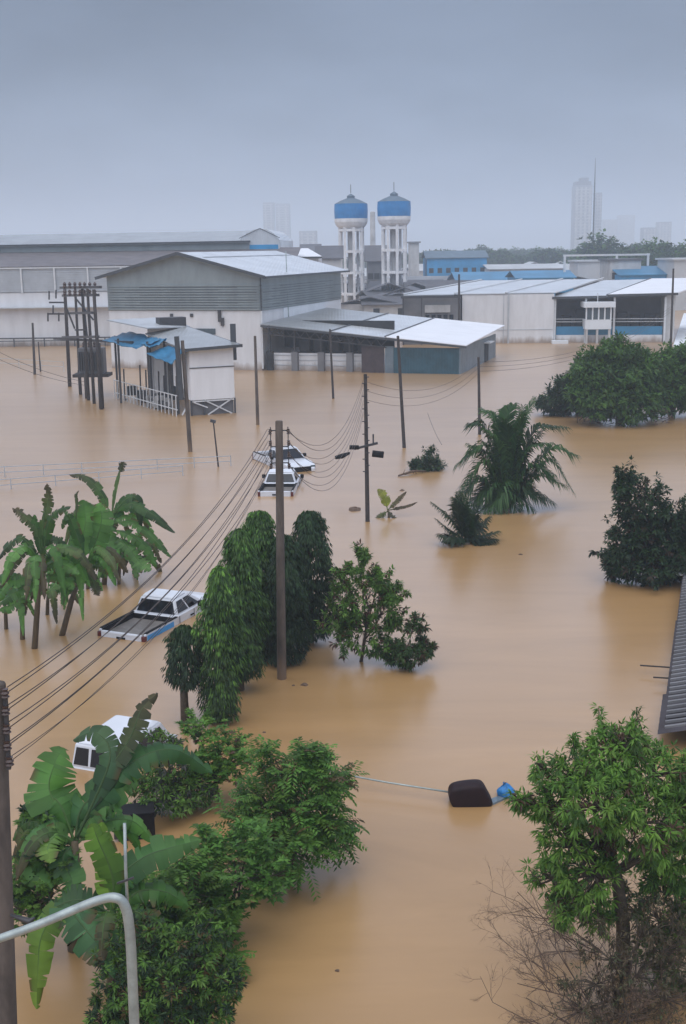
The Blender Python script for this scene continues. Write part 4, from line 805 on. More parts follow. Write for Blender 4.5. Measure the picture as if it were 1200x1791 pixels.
# ------------------------------------------------------------------ dark corrugated roof at the right edge
rf = thing('corrugated_roof', 'dark corrugated metal roof just above water at the right edge', 'roof', PX(1160, 1290))
E = [PX(1150, 1288, .35), PX(1188, 1008, .35)]; ev = (E[1]-E[0]); nrm = Vector((ev.y, -ev.x, 0)).normalized(); Lr = ev.length
def roofsheet(a, b, off, z0, w, nm):
    m = MB(); n = int((b-a)*Lr/.10); V = []
    for i in range(n+1):
        f_ = a+(b-a)*i/n; p = E[0]+ev*f_+nrm*off; h = .075*math.sin(i*math.pi/2)
        for d, z in ((0, 0), (w, w*.26)): V.append(p+nrm*d+Vector((0,0,z0+z+h)))
    m.add(V, [(2*i, 2*i+1, 2*i+3, 2*i+2) for i in range(n)], False); o = m.build(nm, M['rust'], rf); o.modifiers.new('t', 'SOLIDIFY').thickness = .012
roofsheet(.16, .62, .08, .02, 5, 'sheet'); roofsheet(0, .17, 0, .06, 5, 'sheet'); roofsheet(.60, 1.0, .12, .09, 5, 'sheet')
m = MB()
for i in range(int(Lr/.34)): p = E[0]+ev*((i+.5)*.34/Lr)+nrm*.16+Vector((0,0,.19)); m.beam(p, p+nrm*4.8+Vector((0,0,4.8*.26)), .09, .06)
m.build('lit_rib', M['hse2'], rf)  # raised ribs, coloured paler to stand in for light on the corrugation
def rw(u, v, z): return E[0]+ev*u+nrm*v+Vector((0, 0, z-.35))
m = MB(); m.hexa([rw(.03, .7, -1), rw(.03, 4.6, -1), rw(.97, 4.6, -1), rw(.97, .7, -1), rw(.03, .7, .43), rw(.03, 4.6, 1.42), rw(.97, 4.6, 1.42), rw(.97, .7, .43)]); m.build('wall', M['hse2'], rf)
for fr_, l in ((.36, 1.0), (.30, .45)): p = E[0]+ev*fr_; MB().beam(p+nrm*.3+Vector((0,0,-.1)), p-nrm*l*.75+Vector((0,0,-.12)), .035).build('batten', M['poledark'], rf)
tag(MB().slab([PX(1183, 1003, .5), PX(1230, 1008, .5), PX(1230, 996, .5), PX(1186, 996, .5)], .06).build('pale_board', M['wht2']), 'short pale board beside the dark bush at the right edge', 'board')

# ------------------------------------------------------------------ bent grey pipe post in the foreground
LY = 12.0; lp = thing('lamp_post', 'bent grey galvanised pipe post with a curved arm in the foreground', 'post', PD(237, 1791, LY))
pts = spline([PD(-60, 1662, LY-.2), PD(60, 1620, LY-.1), PD(165, 1577, LY), PD(205, 1571, LY), PD(221, 1592, LY), PD(228, 1640, LY), PD(232, 1720, LY)], 40)+[PD(248, 2100, LY), PD(262, 2480, LY)]
MB().tube(pts, [.045+.012*min(1, i/24) for i in range(len(pts))], 12).build('pipe', M['galv'], lp)
MB().tube([PD(218, 1440, LY+.1), PD(220, 1520, LY+.06), PD(224, 1600, LY+.02)], .018, 8).build('rod', M['galv'], lp)
MB().beam(PD(205, 1545, LY), PD(234, 1535, LY), .02).build('hook', M['metal'], lp)
b = PX(537, 1103); tag(MB().beam(b-Vector((0,0,.4)), b+Vector((0,0,.62)), .16, .1).build('marker_post', M['wht2']), 'short white marker post between the weeping trees', 'post')
# ------------------------------------------------------------------ planting: weeping mast trees
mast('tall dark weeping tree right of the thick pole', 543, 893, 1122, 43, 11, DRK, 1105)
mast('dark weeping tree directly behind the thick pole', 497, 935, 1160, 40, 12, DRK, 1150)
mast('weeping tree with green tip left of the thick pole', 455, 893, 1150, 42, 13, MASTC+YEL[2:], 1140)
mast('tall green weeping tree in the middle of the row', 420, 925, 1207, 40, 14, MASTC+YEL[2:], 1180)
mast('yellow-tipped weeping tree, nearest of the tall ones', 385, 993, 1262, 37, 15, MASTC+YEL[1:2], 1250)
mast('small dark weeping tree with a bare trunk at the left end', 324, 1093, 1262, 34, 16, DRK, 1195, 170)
# ------------------------------------------------------------------ shrubs in the water
WH = dict(kind='whorl', n=9, len=.16, wid=.055); 
tree('broadleaf_shrub', 'open leggy shrub with reddish tips right of the thick pole', 'shrub', (628, 1158), [(632,1105,42,38,0),(640,1045,36,40,.1),(605,1095,26,46,-.2),(668,1070,28,28,.2),(604,1012,16,18,0),(630,990,12,26,0),(664,1012,20,10,.1),(692,1040,22,10,.2),(690,1095,16,10,.1),(600,1060,20,40,0),(680,1135,28,10,-.2)], WH, GRN, 6, 21, .05, shoots=9, gaps=5, odd=(.085,.04,.03), oddp=.1, spike=.2)
tree('broadleaf_shrub', 'small low shrub at the right foot of the leggy shrub', 'shrub', (712, 1168), [(712,1145,30,18,0),(722,1100,13,26,0),(742,1135,12,12,0),(690,1140,14,10,0),(720,1150,26,12,-.2)], WH, [(.03,.065,.02), (.045,.085,.025)], 7, 22, .04, shoots=8, gaps=4, odd=(.07,.04,.025), oddp=.15, spike=.2)
tree('floating_bush', 'tiny dark bush barely above water left of the palm', 'bush', (750, 821), [(748,812,26,9,0),(756,800,10,14,0),(735,814,14,8,0)], dict(kind='whorl', n=9, len=.26, wid=.06), DRK, 6, 23, .04, spike=.3)
m = MB(); rng = random.Random(3); a = PX(697, 832, .05); b = PX(745, 824, .1); m.tube([a, a.lerp(b, .5)+Vector((0,0,.12)), b], [.05, .07, .03], 6)
for i in range(7): p = a.lerp(b, rng.random()); m.tube([p, p+Vector((rng.uniform(-.5,.5), 0, rng.uniform(-.05,.35)))], [.03, .01], 4)
tag(m.build('drift_branch', M['twig']), 'pale drifting branch just left of the tiny dark bush', 'branch')
tree('dense_tree', 'dark dense round tree at the right edge above the metal roof', 'tree', (1130, 1016), [(1122,880,46,50,0),(1115,945,48,50,0),(1165,950,55,58,.3),(1092,965,36,46,-.2),(1190,915,34,40,.5),(1080,990,26,24,0),(1140,990,60,26,-.4),(1200,980,40,36,0),(1090,850,20,22,0)], dict(kind='whorl', n=9, len=.21, wid=.085), DRK, 8, 24, .12, odd=(.05,.035,.025), oddp=.08, spike=.18, shell=.35)
tree('dense_tree', 'broad green tree with a rounded crown at upper right', 'tree', (1085, 738), [(1085,655,70,52,0),(1040,650,40,40,0),(1125,650,48,44,1),(1060,690,60,40,-1),(1110,700,45,38,-1.5),(1075,620,38,26,0),(1030,680,40,40,-1)], dict(kind='whorl', n=8, len=.42, wid=.17), [(.052,.112,.022),(.068,.138,.026),(.038,.082,.02)], 2.2, 25, .25, spike=.12, shell=.4)
tree('dense_tree', 'green tree cut by the right edge next to the broad rounded one', 'tree', (1175, 728), [(1170,655,50,48,0),(1205,650,50,50,0),(1150,690,40,30,-1),(1195,690,40,26,0)], dict(kind='whorl', n=8, len=.42, wid=.17), [(.056,.12,.024),(.074,.15,.03),(.042,.09,.02)], 2.2, 26, .22, spike=.12, shell=.4)
tree('round_bush', 'dark low bush left of the broad rounded tree', 'bush', (985, 726), [(990,690,34,34,0),(1012,660,24,30,.5),(965,702,28,20,0),(1020,695,36,26,0)], dict(kind='whorl', n=8, len=.38, wid=.15), DRK, 2.6, 27, .15, shell=.4)
m = MB(); rng = random.Random(8); c = PX(1090, 742)
for i in range(90):
    a = c+Vector((rng.uniform(-3, 3), rng.uniform(-.6, .8), rng.uniform(-.1, .9))); m.tube([a, a+Vector((rng.uniform(-.9,.9), rng.uniform(-.4,.4), rng.uniform(-.2,.6)))], [.04, .015], 4, False)
tag(m.build('bare_brush', M['twig']), 'tangle of bare brown twigs under the broad rounded tree', 'brush')
# ------------------------------------------------------------------ coconut palms
def palm(lbl, base, fr_, ll, cols, seed, zc=.3):
    rng = np.random.default_rng(seed); B = PX(*base); r = thing('coconut_palm', lbl, 'palm', B, 'half drowned coconut palms'); MB().tube([B-Vector((0,0,.8)), B+Vector((0,0,zc))], [.22, .2], 10).build('trunk', M['bark'], r)
    for k, f in enumerate(fr_):
        dy = rng.uniform(-.7, .7) if len(f) == 2 else f[2]; a = B+Vector((0,0,zc*.6)); p1 = PD(*f[0], B.y+dy*.6); p2 = PD(*f[1], B.y+dy); 
        for p in (p1, p2): p.z = max(p.z, .06)
        m = MB(); col = []; frond(m, col, [a, a.lerp(p1, .5)+Vector((0,0,.05)), p1, p2], rng, ll*rng.uniform(.85, 1.15), cols[k % len(cols)]); m.build('frond', M['banana'], r, tints=C4(col))
palm('large coconut palm with arching fronds right of centre', (885, 888), [((838,790),(800,812),.4),((845,808),(806,858),-.5),((848,750),(822,742),.5),((868,738),(843,716),.8),((885,735),(897,708),.9),((912,745),(934,697),.5),((935,752),(990,748),.6),((962,786),(1008,796),0),((962,806),(1004,862),-.6),((945,832),(988,850),-.8),((835,838),(800,876),-.8),((850,780),(826,790),-.3),((905,760),(915,722),-.4),((925,785),(962,775),-.5),((890,765),(882,735),-.5),((870,775),(850,752),-.6),((930,815),(968,830),-.9),((858,850),(834,880),-1),((910,850),(950,876),-1),((875,850),(862,892),-1.1),((893,855),(905,893),-1.1),((845,862),(812,888),-.6),((925,858),(968,880),-.7),((880,862),(846,895),-1.2),((900,862),(935,893),-1.2),((860,800),(820,778),.2),((915,800),(950,752),.3),((878,790),(862,735),.6),((900,790),(915,712),.6)], .78, [(.028,.075,.022),(.04,.095,.026),(.024,.055,.02),(.05,.11,.034)], 31, .12)
palm('small coconut palm in front of the larger one', (815, 951), [((800,900),(802,862)),((812,900),(812,866)),((822,905),(832,880)),((785,905),(756,880)),((790,930),(762,908)),((790,940),(768,936)),((838,925),(856,905)),((842,940),(872,930)),((840,948),(868,944)),((795,947),(778,950)),((826,915),(836,885)),((806,890),(795,872))], .5, [(.018,.038,.018),(.024,.05,.022)], 32, .05)
# ------------------------------------------------------------------ banana plants
GB = (.066, .165, .036); GB2 = (.105, .23, .06); GD = (.045, .105, .026); BRN = (.085, .06, .038); YG = (.16, .27, .04)
def bananas(lbl, base, crown, leaves, seed, sr=.11, dst=0, group=None, ws=1.0, extra=0, esc=1.0):
    """leaves: (pixel path, width m, colour, tip colour, tear, depth offsets)"""
    rng = np.random.default_rng(seed); B = PX(*base); r = thing('banana_plant', lbl, 'banana plant', B, group); K = PD(*crown, B.y+dst)
    MB().tube([B-Vector((0,0,.6)), B.lerp(K, .5)+Vector((.03,0,0)), K], [sr*1.2, sr, sr*.55], 10).build('stem', M['bstem'], r)
    for pth, wd, c, tp, tear, dd in leaves:
        n = len(pth); pts = [PD(x, y, B.y+dst+dd[0]+(dd[1]-dd[0])*i/(n-1)) for i, (x, y) in enumerate(pth)]
        banana_leaf(r, pts, wd*ws, rng, np.array(c)*rng.uniform(.75, 1.25), min(.95, tear+.25), .12+.3*rng.random(), tp)
    for i in range(extra):                           # older leaves further round the crown
        a = rng.uniform(0, 6.28); l = rng.uniform(.8, 1.5)*esc; h = rng.uniform(.1, .55)*l; d = Vector((math.cos(a), math.sin(a), 0)); k = K.lerp(B, .38*rng.random()**1.5 if group == GBN else .05)
        banana_leaf(r, [k, k+d*l*.35+Vector((0,0,h)), k+d*l*.75+Vector((0,0,h*.7)), k+d*l*1.05+Vector((0,0,-l*rng.uniform(.1,.6)))], rng.uniform(.28, .42)*esc, rng, np.array((GB, GB2, GB2, (.075,.10,.04))[i % 4])*rng.uniform(.85, 1.25), .75, .3, BRN if i % 3 == 0 else None)
    return r
GBN = 'banana plants in the left middle clump'
bananas('brown-tipped banana plant at the front left of the clump', (56, 1134), (72, 985), [
    ([(72,985),(66,930),(42,902),(22,888)], .42, GD, BRN, .6, (0,.3)), ([(74,980),(76,915),(84,875),(82,846)], .4, GD, BRN, .9, (0,.2)), ([(75,975),(84,920),(100,895),(124,886)], .4, GD, (.04,.07,.03), .4, (0,-.3)),
    ([(70,980),(40,942),(14,955),(-6,982)], .36, GD, (.045,.06,.04), .3, (0,.2)), ([(70,990),(52,958),(24,985),(2,1028)], .36, (.045,.09,.04), BRN, .4, (0,-.4)), ([(74,1000),(92,985),(116,990),(138,1004)], .5, GB2, GB2, .3, (0,-.4)),
    ([(72,1000),(50,1005),(28,1015),(10,1012)], .5, GB2, GB, .3, (0,-.3)), ([(74,1005),(98,1008),(120,1018),(128,1032)], .46, GB, GB, .4, (0,-.5)), ([(75,980),(70,950),(62,920),(60,900)], .3, GD, GD, .3, (0,.2)),
    ([(70,1010),(45,1025),(20,1040),(-5,1060)], .5, GB, GD, .4, (0,-.4)), ([(74,960),(90,945),(108,950),(112,975)], .4, (.05,.08,.03), GD, .5, (0,.3))], 41, .085, 0, GBN, 1.05, 11, 1.15)
bananas('leaning banana plant in the middle of the clump', (98, 1112), (150, 985), [
    ([(150,985),(146,940),(150,905),(146,874)], .95, GB2, GB, .12, (0,.5)), ([(150,980),(132,930),(118,900),(108,925)], .4, GD, GD, .4, (0,.2)), ([(150,975),(138,960),(120,960),(104,985)], .45, GD, GB, .5, (0,-.3)),
    ([(152,985),(170,940),(178,905),(172,880)], .8, GB, GB2, .2, (0,.3)), ([(150,990),(168,975),(185,985),(196,1005)], .5, GB, GB, .5, (0,-.4)), ([(148,990),(132,1000),(122,1020),(118,1042)], .45, GB2, GD, .5, (0,-.5)),
    ([(133,905),(134,880),(133,865),(138,858)], .12, (.08,.11,.05), BRN, .2, (0,.1)), ([(150,985),(160,1010),(168,1030),(172,1042)], .4, GD, BRN, .6, (0,-.3))], 42, .085, .3, GBN, 1.05, 11, 1.15)
bananas('tallest banana plant of the clump with a rolled spear leaf', (178, 1022), (195, 905), [
    ([(195,905),(200,865),(206,838),(210,822)], .14, (.12,.20,.08), (.10,.15,.06), .0, (0,.1)), ([(209,828),(211,820),(214,812),(214,808)], .34, (.05,.055,.03), (.04,.045,.025), .3, (.1,.1)), ([(194,900),(176,862),(152,836),(121,830)], .42, GD, (.06,.05,.035), .4, (0,.3)), ([(196,900),(226,880),(262,896),(306,932)], .5, GB, (.035,.06,.03), .25, (0,-.3)),
    ([(198,898),(222,872),(240,876),(246,926)], .45, GD, (.03,.05,.025), .4, (0,.2)), ([(196,915),(232,915),(266,940),(300,976)], .4, GB, GD, .5, (0,-.6)), ([(192,935),(222,955),(246,985),(264,998)], .7, GB2, GB2, .6, (0,-.7)),
    ([(196,925),(226,935),(256,958),(274,992)], .6, GB2, GB, .7, (0,-.4)), ([(190,930),(180,955),(176,985),(180,1012)], .5, GB, GD, .5, (0,-.5)), ([(194,920),(160,930),(140,950),(130,985)], .6, GB, GB2, .4, (0,-.5)),
    ([(200,940),(230,965),(240,990),(236,1012)], .5, GB2, GD, .6, (0,-.8)), ([(193,910),(188,935),(196,960),(210,985)], .8, GB2, GB, .3, (0,-.6))], 43, .085, 0, GBN, 1.05, 11, 1.15)
bananas('short banana sucker at the back right of the clump', (232, 1002), (236, 970), [([(236,970),(250,950),(268,955),(282,985)], .4, GB, BRN, .6, (0,-.2)), ([(236,970),(220,965),(208,985),(205,1006)], .4, GD, BRN, .6, (0,-.2)), ([(236,968),(240,940),(255,925),(270,930)], .45, GB2, GB, .5, (0,.2)), ([(236,972),(252,975),(272,985),(284,1008)], .35, (.05,.07,.04), BRN, .6, (0,.1))], 44, .07, 0, GBN, 1, 4, .7)
bananas('thin banana stem at the left edge of the clump', (38, 1118), (36, 1030), [([(36,1030),(22,1018),(8,1030),(-12,1055)], .6, GB2, GB, .3, (0,-.2)), ([(36,1030),(50,1010),(62,1020),(70,1045)], .5, GB, GB, .4, (0,-.2)), ([(36,1030),(20,1005),(0,1010),(-20,1030)], .5, GB, GD, .4, (0,.2)), ([(36,1032),(30,1050),(14,1062),(-4,1068)], .5, GB2, GB, .4, (0,-.3))], 45, .07, 0, GBN, 1, 4, .8)
bananas('yellowing banana sprout nearly drowned beside the step-bolt pole', (680, 905), (678, 892), [([(678,892),(674,872),(668,862),(660,856)], .5, (.22,.24,.04), (.2,.2,.05), .2, (0,.1)), ([(678,892),(690,880),(700,870),(711,860)], .3, (.10,.09,.05), BRN, .4, (0,.1)), ([(678,894),(668,900),(662,905),(660,912)], .4, (.12,.15,.05), BRN, .5, (0,-.2)), ([(679,893),(684,900),(692,908),(694,922)], .25, (.07,.07,.05), BRN, .4, (0,-.3)), ([(680,892),(700,888),(716,884),(730,878)], .2, BRN, BRN, .5, (0,.2))], 46, .06)
for i, (bx, by, cx_, cy_, lb) in enumerate(((152, 1030, 152, 985, 'low banana sucker behind the leaning plant of the clump'), (205, 1022, 210, 975, 'low banana sucker between the tallest plant and the back right one'), (80, 1075, 84, 1030, 'low banana sucker between the two front stems of the clump'), (10, 1100, 6, 1035, 'banana sucker at the extreme left edge of the clump'))):
    bananas(lb, (bx, by), (cx_, cy_), [], 60+i, .06, 0, GBN, 1, 11, .85)
# large foreground plants
GF = 'large banana plants in the lower left'
bananas('nearest banana plant with a broad torn leaf drooping to the lower left', (196, 1770), (196, 1600), [
    ([(196,1600),(130,1585),(96,1600),(72,1640),(66,1700),(64,1765)], .42, (.09,.19,.035), (.17,.26,.045), .35, (0,-.6)),
    ([(196,1600),(130,1590),(150,1625),(178,1660),(200,1712)], .66, (.055,.14,.055), (.05,.13,.05), .85, (0,-.9)), ([(196,1600),(150,1575),(110,1580),(70,1606)], .5, (.035,.085,.035), GD, .5, (0,-.2)),
    ([(200,1600),(206,1540),(250,1500),(300,1482),(352,1468)], .5, (.05,.14,.05), GB, .12, (0,.5)), ([(200,1590),(188,1540),(182,1490),(178,1438)], .36, YG, (.14,.25,.04), .15, (0,.2)),
    ([(200,1590),(196,1530),(172,1470),(160,1440)], .4, (.10,.21,.04), (.13,.24,.04), .2, (0,.1)), ([(205,1600),(240,1560),(290,1560),(330,1585)], .5, GD, GB, .6, (0,.3)), ([(200,1600),(240,1595),(265,1625),(280,1670)], .5, GD, GD, .6, (0,-.4))], 51, .11, 0, GF, 1.2, 3, .9)
bananas('large banana plant whose leaves half cover the white van', (128, 1660), (130, 1470), [
    ([(130,1470),(112,1430),(86,1380),(96,1335),(112,1308)], .85, GB2, GB, .25, (0,.6)), ([(132,1468),(140,1420),(170,1385),(208,1370),(244,1352)], .8, (.055,.145,.055), GB2, .3, (0,.5)),
    ([(132,1465),(190,1370),(250,1322),(310,1312),(372,1352)], .62, (.04,.11,.04), (.04,.10,.035), .8, (0,.9)), ([(134,1465),(190,1350),(228,1290),(248,1240),(276,1212)], .42, (.04,.08,.03), (.07,.06,.03), .95, (0,1.0)),
    ([(134,1465),(186,1350),(190,1305),(164,1280),(128,1294)], .42, (.05,.11,.05), (.06,.11,.05), .15, (0,.9)), ([(128,1470),(92,1450),(62,1470),(56,1520),(92,1552)], .6, (.07,.17,.05), GB2, .3, (0,-.5)),
    ([(128,1475),(70,1470),(40,1490),(24,1530)], .5, GD, GD, .6, (0,.3)), ([(126,1478),(70,1440),(44,1440),(22,1470)], .55, GB, GD, .5, (0,.4)), ([(130,1475),(110,1500),(126,1540),(130,1580)], .5, (.06,.15,.05), GB, .4, (0,-.6)),
    ([(126,1480),(60,1520),(36,1560),(30,1600)], .5, GD, GD, .7, (0,0)), ([(132,1470),(150,1440),(182,1410),(214,1420)], .5, GB2, GB, .4, (0,.2)), ([(130,1470),(100,1400),(60,1400),(30,1440)], .7, GB, GB, .35, (0,.7)),
    ([(130,1475),(90,1520),(60,1580),(50,1640)], .5, GD, GD, .6, (0,-.2)), ([(128,1472),(100,1460),(84,1480),(88,1510)], .5, GB2, YG, .4, (0,-.7))], 52, .12, 0, GF, 1.12, 7)
# ------------------------------------------------------------------ lower left shrubs
PIN = dict(kind='pinnate', n=14, len=.13, wid=.05, rachis=.42); FAN = dict(kind='fan', n=9, len=.13, wid=.048)
tree('feathery_shrub', 'tall bright green feathery shrub beside the grey pole on the water', 'shrub', (505, 1535), [(500,1420,71,63,0),(545,1400,48,48,0.2),(455,1470,63,57,-0.2),(515,1480,63,46,-0.3),(500,1345,32,41,0.2),(543,1345,14,30,0.2),(572,1365,16,28,0.3),(562,1440,37,28,0.2),(470,1400,46,41,0.1),(580,1470,25,9,0.1)], PIN, GRN+BRT, 6.5, 61, .06, shoots=9, gaps=5, odd=(.10,.07,.03), oddp=.05, spike=.2, shell=.35)
tree('feathery_shrub', 'yellow-green low shrub between the banana leaves and the tall feathery shrub', 'shrub', (420, 1640), [(420,1530,67,57,0),(360,1540,55,52,0.2),(470,1530,46,41,0),(395,1600,39,48,-0.2),(440,1470,46,34,0.3),(330,1590,53,57,0),(370,1480,34,34,0.3),(290,1560,39,41,0.3)], FAN, BRT+YEL[2:], 13, 62, .06, shoots=6, gaps=5, odd=(.14,.22,.05), oddp=.1, spike=.15, shell=.35)
tree('feathery_shrub', 'dark green shrub filling the bottom edge behind the bent pipe', 'shrub', (290, 1850), [(300,1715,86,67,0),(225,1740,65,65,-0.2),(370,1760,56,54,0.1),(330,1660,65,43,0.3),(255,1650,50,54,0.4),(300,1800,130,54,-0.4),(405,1715,28,24,0.1),(180,1790,43,43,-0.3)], dict(kind='whorl', n=11, len=.11, wid=.034), GRN+DRK, 14, 63, .06, shoots=6, gaps=5, odd=(.11,.075,.03), oddp=.04, spike=.2, shell=.35)
tree('feathery_shrub', 'light green bush at the foot of the nearest weeping tree', 'shrub', (385, 1400), [(388,1308,44,42,0),(345,1275,26,22,.2),(410,1335,36,36,-.1),(360,1345,36,36,0)], FAN, YEL+BRT, 13, 64, .05, shoots=6, gaps=4, odd=(.10,.06,.035), oddp=.05, spike=.2)
tree('round_bush', 'dark tangled bush with dry grey leaves behind the black bin', 'bush', (300, 1412), [(300,1350,48,38,0),(335,1375,48,30,0),(270,1372,40,30,0),(300,1390,60,20,-.3),(290,1300,26,20,.3)], dict(kind='whorl', n=9, len=.14, wid=.045), GRN+[(.035,.04,.03)], 11, 65, .06, odd=(.09,.09,.08), oddp=.1, spike=.2)
tree('feathery_shrub', 'low leafy shrub behind the nearest banana stems at the left edge', 'shrub', (60, 1690), [(50,1520,44,50,.4),(90,1570,44,40,.2),(30,1600,34,44,.2),(110,1500,30,34,.5),(70,1450,34,34,.8)], FAN, GRN+DRK[:1], 10, 66, .04, spike=.2)
tree('feathery_shrub', 'green shrub filling the gap below the long horizontal banana leaf', 'shrub', (330, 1690), [(250,1590,46,44,.2),(300,1630,46,40,0),(350,1670,40,34,-.1),(230,1640,34,40,0),(390,1650,30,30,0),(330,1560,40,36,.3)], PIN, GRN+BRT[:1], 8, 67, .05, shoots=7, gaps=4, spike=.2, shell=.35)
# ------------------------------------------------------------------ near right tree and bare brush
tree('mango_tree', 'leafy green tree with drooping leaves at the lower right', 'tree', (1092, 1700), [(1070,1327,72,52,0.3),(1000,1352,48,44,0),(1150,1348,74,62,0.5),(1210,1368,50,60,0.6),(960,1403,40,34,0),(1040,1398,80,62,-0.5),(1130,1438,78,62,-0.4),(985,1468,52,48,-0.2),(965,1538,42,40,0),(1030,1528,58,46,-0.3),(1185,1488,50,60,0),(1020,1578,36,26,-0.3),(925,1398,22,14,0),(945,1334,16,18,0.2),(1195,1428,50,70,0),(1160,1528,46,36,0.2),(1205,1568,34,36,0.2),(905,1398,20,16,0.1),(1085,1292,46,26,0.2),(985,1593,34,28,-0.3),(1045,1608,30,22,-0.2)], dict(kind='whorl', n=12, len=.15, wid=.036, sag=.5), [(.068,.15,.022),(.10,.20,.03),(.05,.11,.02),(.13,.23,.04)], 13, 71, .11, shoots=1, gaps=7, odd=(.085,.045,.03), oddp=.05, spike=.16, shell=.45, mainpts=[(1090,1620,0),(1080,1540,.0),(1062,1470,.1),(1060,1400,.1)])
tree('feathery_shrub', 'yellow-green shrub at the right edge under the leafy tree', 'shrub', (1195, 1720), [(1195,1620,40,52,0),(1185,1690,46,40,-.2),(1150,1600,40,44,.3),(1110,1590,34,34,.5),(1140,1660,36,36,0),(1205,1750,40,44,-.3)], dict(kind='whorl', n=9, len=.11, wid=.035), [(.08,.13,.03),(.06,.10,.035),(.07,.085,.04)], 15, 72, .05, spike=.2, odd=(.09,.08,.06), oddp=.2)
def brush(name, lbl, base, tips, seed, r0=.035, depth=4, sub=4):
    rng = random.Random(seed); B = PX(*base); m = MB()
    def grow(a, b, r, k):
        mid = a.lerp(b, .5)+Vector([rng.gauss(0, 1) for _ in range(3)])*(b-a).length*.09; m.tube([a, mid, b], [r, r*.8, r*.55], 5 if k > 2 else 3, False)
        if k == 0: return
        for i in range(sub):
            f = rng.uniform(.3, 1.0); p = (a.lerp(mid, f*2) if f < .5 else mid.lerp(b, f*2-1)); d = (b-a).normalized(); v = (d*.8+Vector([rng.gauss(0, .55) for _ in range(3)])+Vector((0,0,.12))).normalized()
            grow(p, p+v*(b-a).length*rng.uniform(.32, .55), r*.5, k-1)
    for x, y, dy in tips: b = PD(x, y, B.y+dy); b.z = max(b.z, .05); grow(B-Vector((0,0,.2)), b, r0, depth)
    tag(m.build(name, M['twig']), lbl, 'brush')
brush('bare_shrub', 'leafless brown shrub with fine twigs along the lower right corner', (1075, 1800), [(895,1770,-.2),(905,1720,.2),(930,1680,.4),(960,1640,.6),(985,1700,.4),(1040,1660,.6),(950,1795,-.5),(1000,1760,-.3),(1110,1660,.6),(1180,1700,.4),(1190,1790,-.4),(1100,1810,-.7),(1010,1830,-.8),(1150,1750,-.2),(920,1745,0),(1060,1720,.2),(1130,1780,-.5),(1200,1740,0),(970,1840,-.9)], 81, .013, 4, 5)
brush('bare_branch', 'dead leafless branch reaching left under the leafy tree crown', (1082, 1665), [(905,1560,.0),(900,1600,-.1),(930,1640,-.2),(950,1665,-.3),(990,1640,-.3),(960,1600,.1),(1130,1580,.3),(1180,1600,.2)], 82, .011, 4, 4)
tree('dry_bush', 'dark brown dry bush around the trunk foot of the leafy tree', 'bush', (1080, 1775), [(1070,1670,52,50,0),(1040,1720,64,46,-.2),(1120,1700,66,66,0),(1170,1750,60,50,-.2),(1010,1770,60,36,-.3),(1130,1620,50,40,.3),(1180,1650,44,50,.2),(1100,1785,90,30,-.5)], dict(kind='whorl', n=6, len=.09, wid=.022), [(.085,.06,.038),(.065,.052,.032),(.10,.08,.05),(.06,.07,.035)], 9, 83, .05, spike=.25)
# floating scraps
rng = random.Random(6)
for i, (x, y, s) in enumerate(((513,1199,.05),(533,1198,.11),(910,970,.09),(462,1281,.05),(590,1698,.04),(703,858,.14),(620,892,.3))):
    q = PX(x, y); m = MB(); m.lathe(q, [(s*.6, -.03), (s, .0), (s*.7, s*.35), (s*.1, s*.5)], 9); m.v = [(a+rng.gauss(0, s*.15), b+rng.gauss(0, s*.15), c) for a, b, c in m.v]
    tag(m.build('floating_scrap', M['twig']), 'small dark scrap of debris floating on the brown water', 'debris', 'floating scraps')
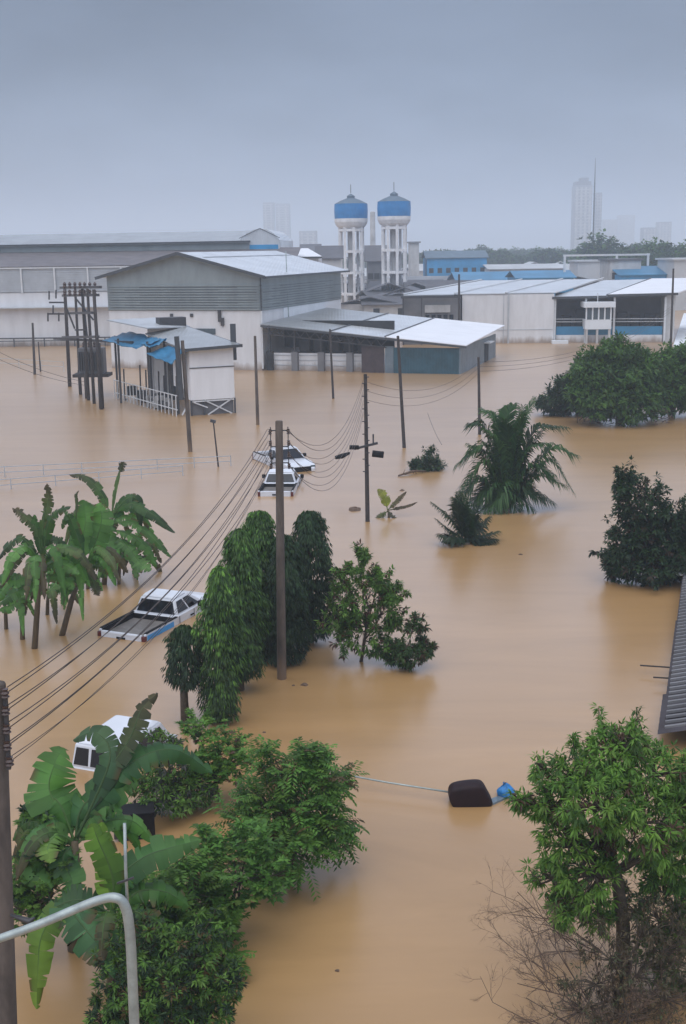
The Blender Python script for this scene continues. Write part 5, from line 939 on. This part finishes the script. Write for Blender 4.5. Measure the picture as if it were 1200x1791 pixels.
# ------------------------------------------------------------------ far trees along the horizon, weeds by the towers
rng = random.Random(21); protos = []
for i in range(4):
    g = np.random.default_rng(100+i); r = thing('far_tree', 'hazy rounded tree in the far treeline', 'tree', (0,0,0), 'far trees along the horizon'); cs = []
    MB().tube([(0,0,-.5), (0,0,3)], [.35, .2], 6).build('trunk', M['bark'], r)
    lum = [(g.normal()*1.6, g.normal()*1.2, 3.5+g.random()*3, 1.4+g.random()*1.3) for _ in range(7)]; O = []
    for x, y, z, rd in lum: d = unit(g, 90); cs.append(np.array([x, y, z])+d*rd*(.6+.45*g.random((90, 1)))); O.append(d)
    C = np.concatenate(cs); O = np.concatenate(O); P, D, Nn, Ls, Ws, own = sprays(g, C, O, dict(kind='whorl', n=4, len=.75, wid=.42)); leaf_mesh('crown', M['leaf'], r, P, D, Nn, Ls, Ws, tints(g, own, len(C), DRK+GRN[2:3])); protos.append(r)
sp = []
for i in range(66): Y = rng.uniform(430, 760); sp.append((rng.uniform(735, 1010), Y, rng.uniform(.8, 1.35)))
for i in range(26): sp.append((rng.uniform(1010, 1125), rng.uniform(330, 600), rng.uniform(.9, 1.5)))
for i in range(30): sp.append((rng.uniform(1120, 1260), rng.uniform(300, 460), rng.uniform(1.0, 1.5)))
for i in range(16): sp.append((rng.uniform(520, 735), rng.uniform(420, 700), rng.uniform(.8, 1.2)))
sp += [(1052, 360, 1.75), (845, 560, 1.5), (868, 480, 1.3), (780, 420, 1.35)]
for i, (px, Y, s) in enumerate(sp):
    o = protos[i] if i < 4 else copy_tree(protos[i % 4]); q = PD(px, 470, Y); o.location = (q.x, q.y, 0); s *= 1.0; o.scale = (s*1.2, s*1.2, s); o.rotation_euler.z = rng.uniform(0, 6.28)
    o['label'] = 'hazy rounded tree in the far treeline'
q = PX(668, 548)
g = np.random.default_rng(5); n = 1500; P = np.stack([q.x+g.uniform(-5, 7, n), q.y+40+g.uniform(0, 14, n), np.full(n, 3.4)], 1)
# ------------------------------------------------------------------ rain haze
m = MB(); m.box(LF, (-4050, 4050), (-100, 6050), (-1, 106)); hz = m.build('haze', M['wire']); tag(hz, kind='stuff')
hm = bpy.data.materials.new('haze_air'); hm.use_nodes = True; t = hm.node_tree; t.nodes.clear(); o_ = t.nodes.new('ShaderNodeOutputMaterial'); v = t.nodes.new('ShaderNodeVolumePrincipled')
v.inputs['Color'].default_value = (.74, .86, 1, 1); v.inputs['Density'].default_value = .00085; v.inputs['Anisotropy'].default_value = 0
t.links.new(v.outputs[0], o_.inputs['Volume']); hz.data.materials.clear(); hz.data.materials.append(hm)
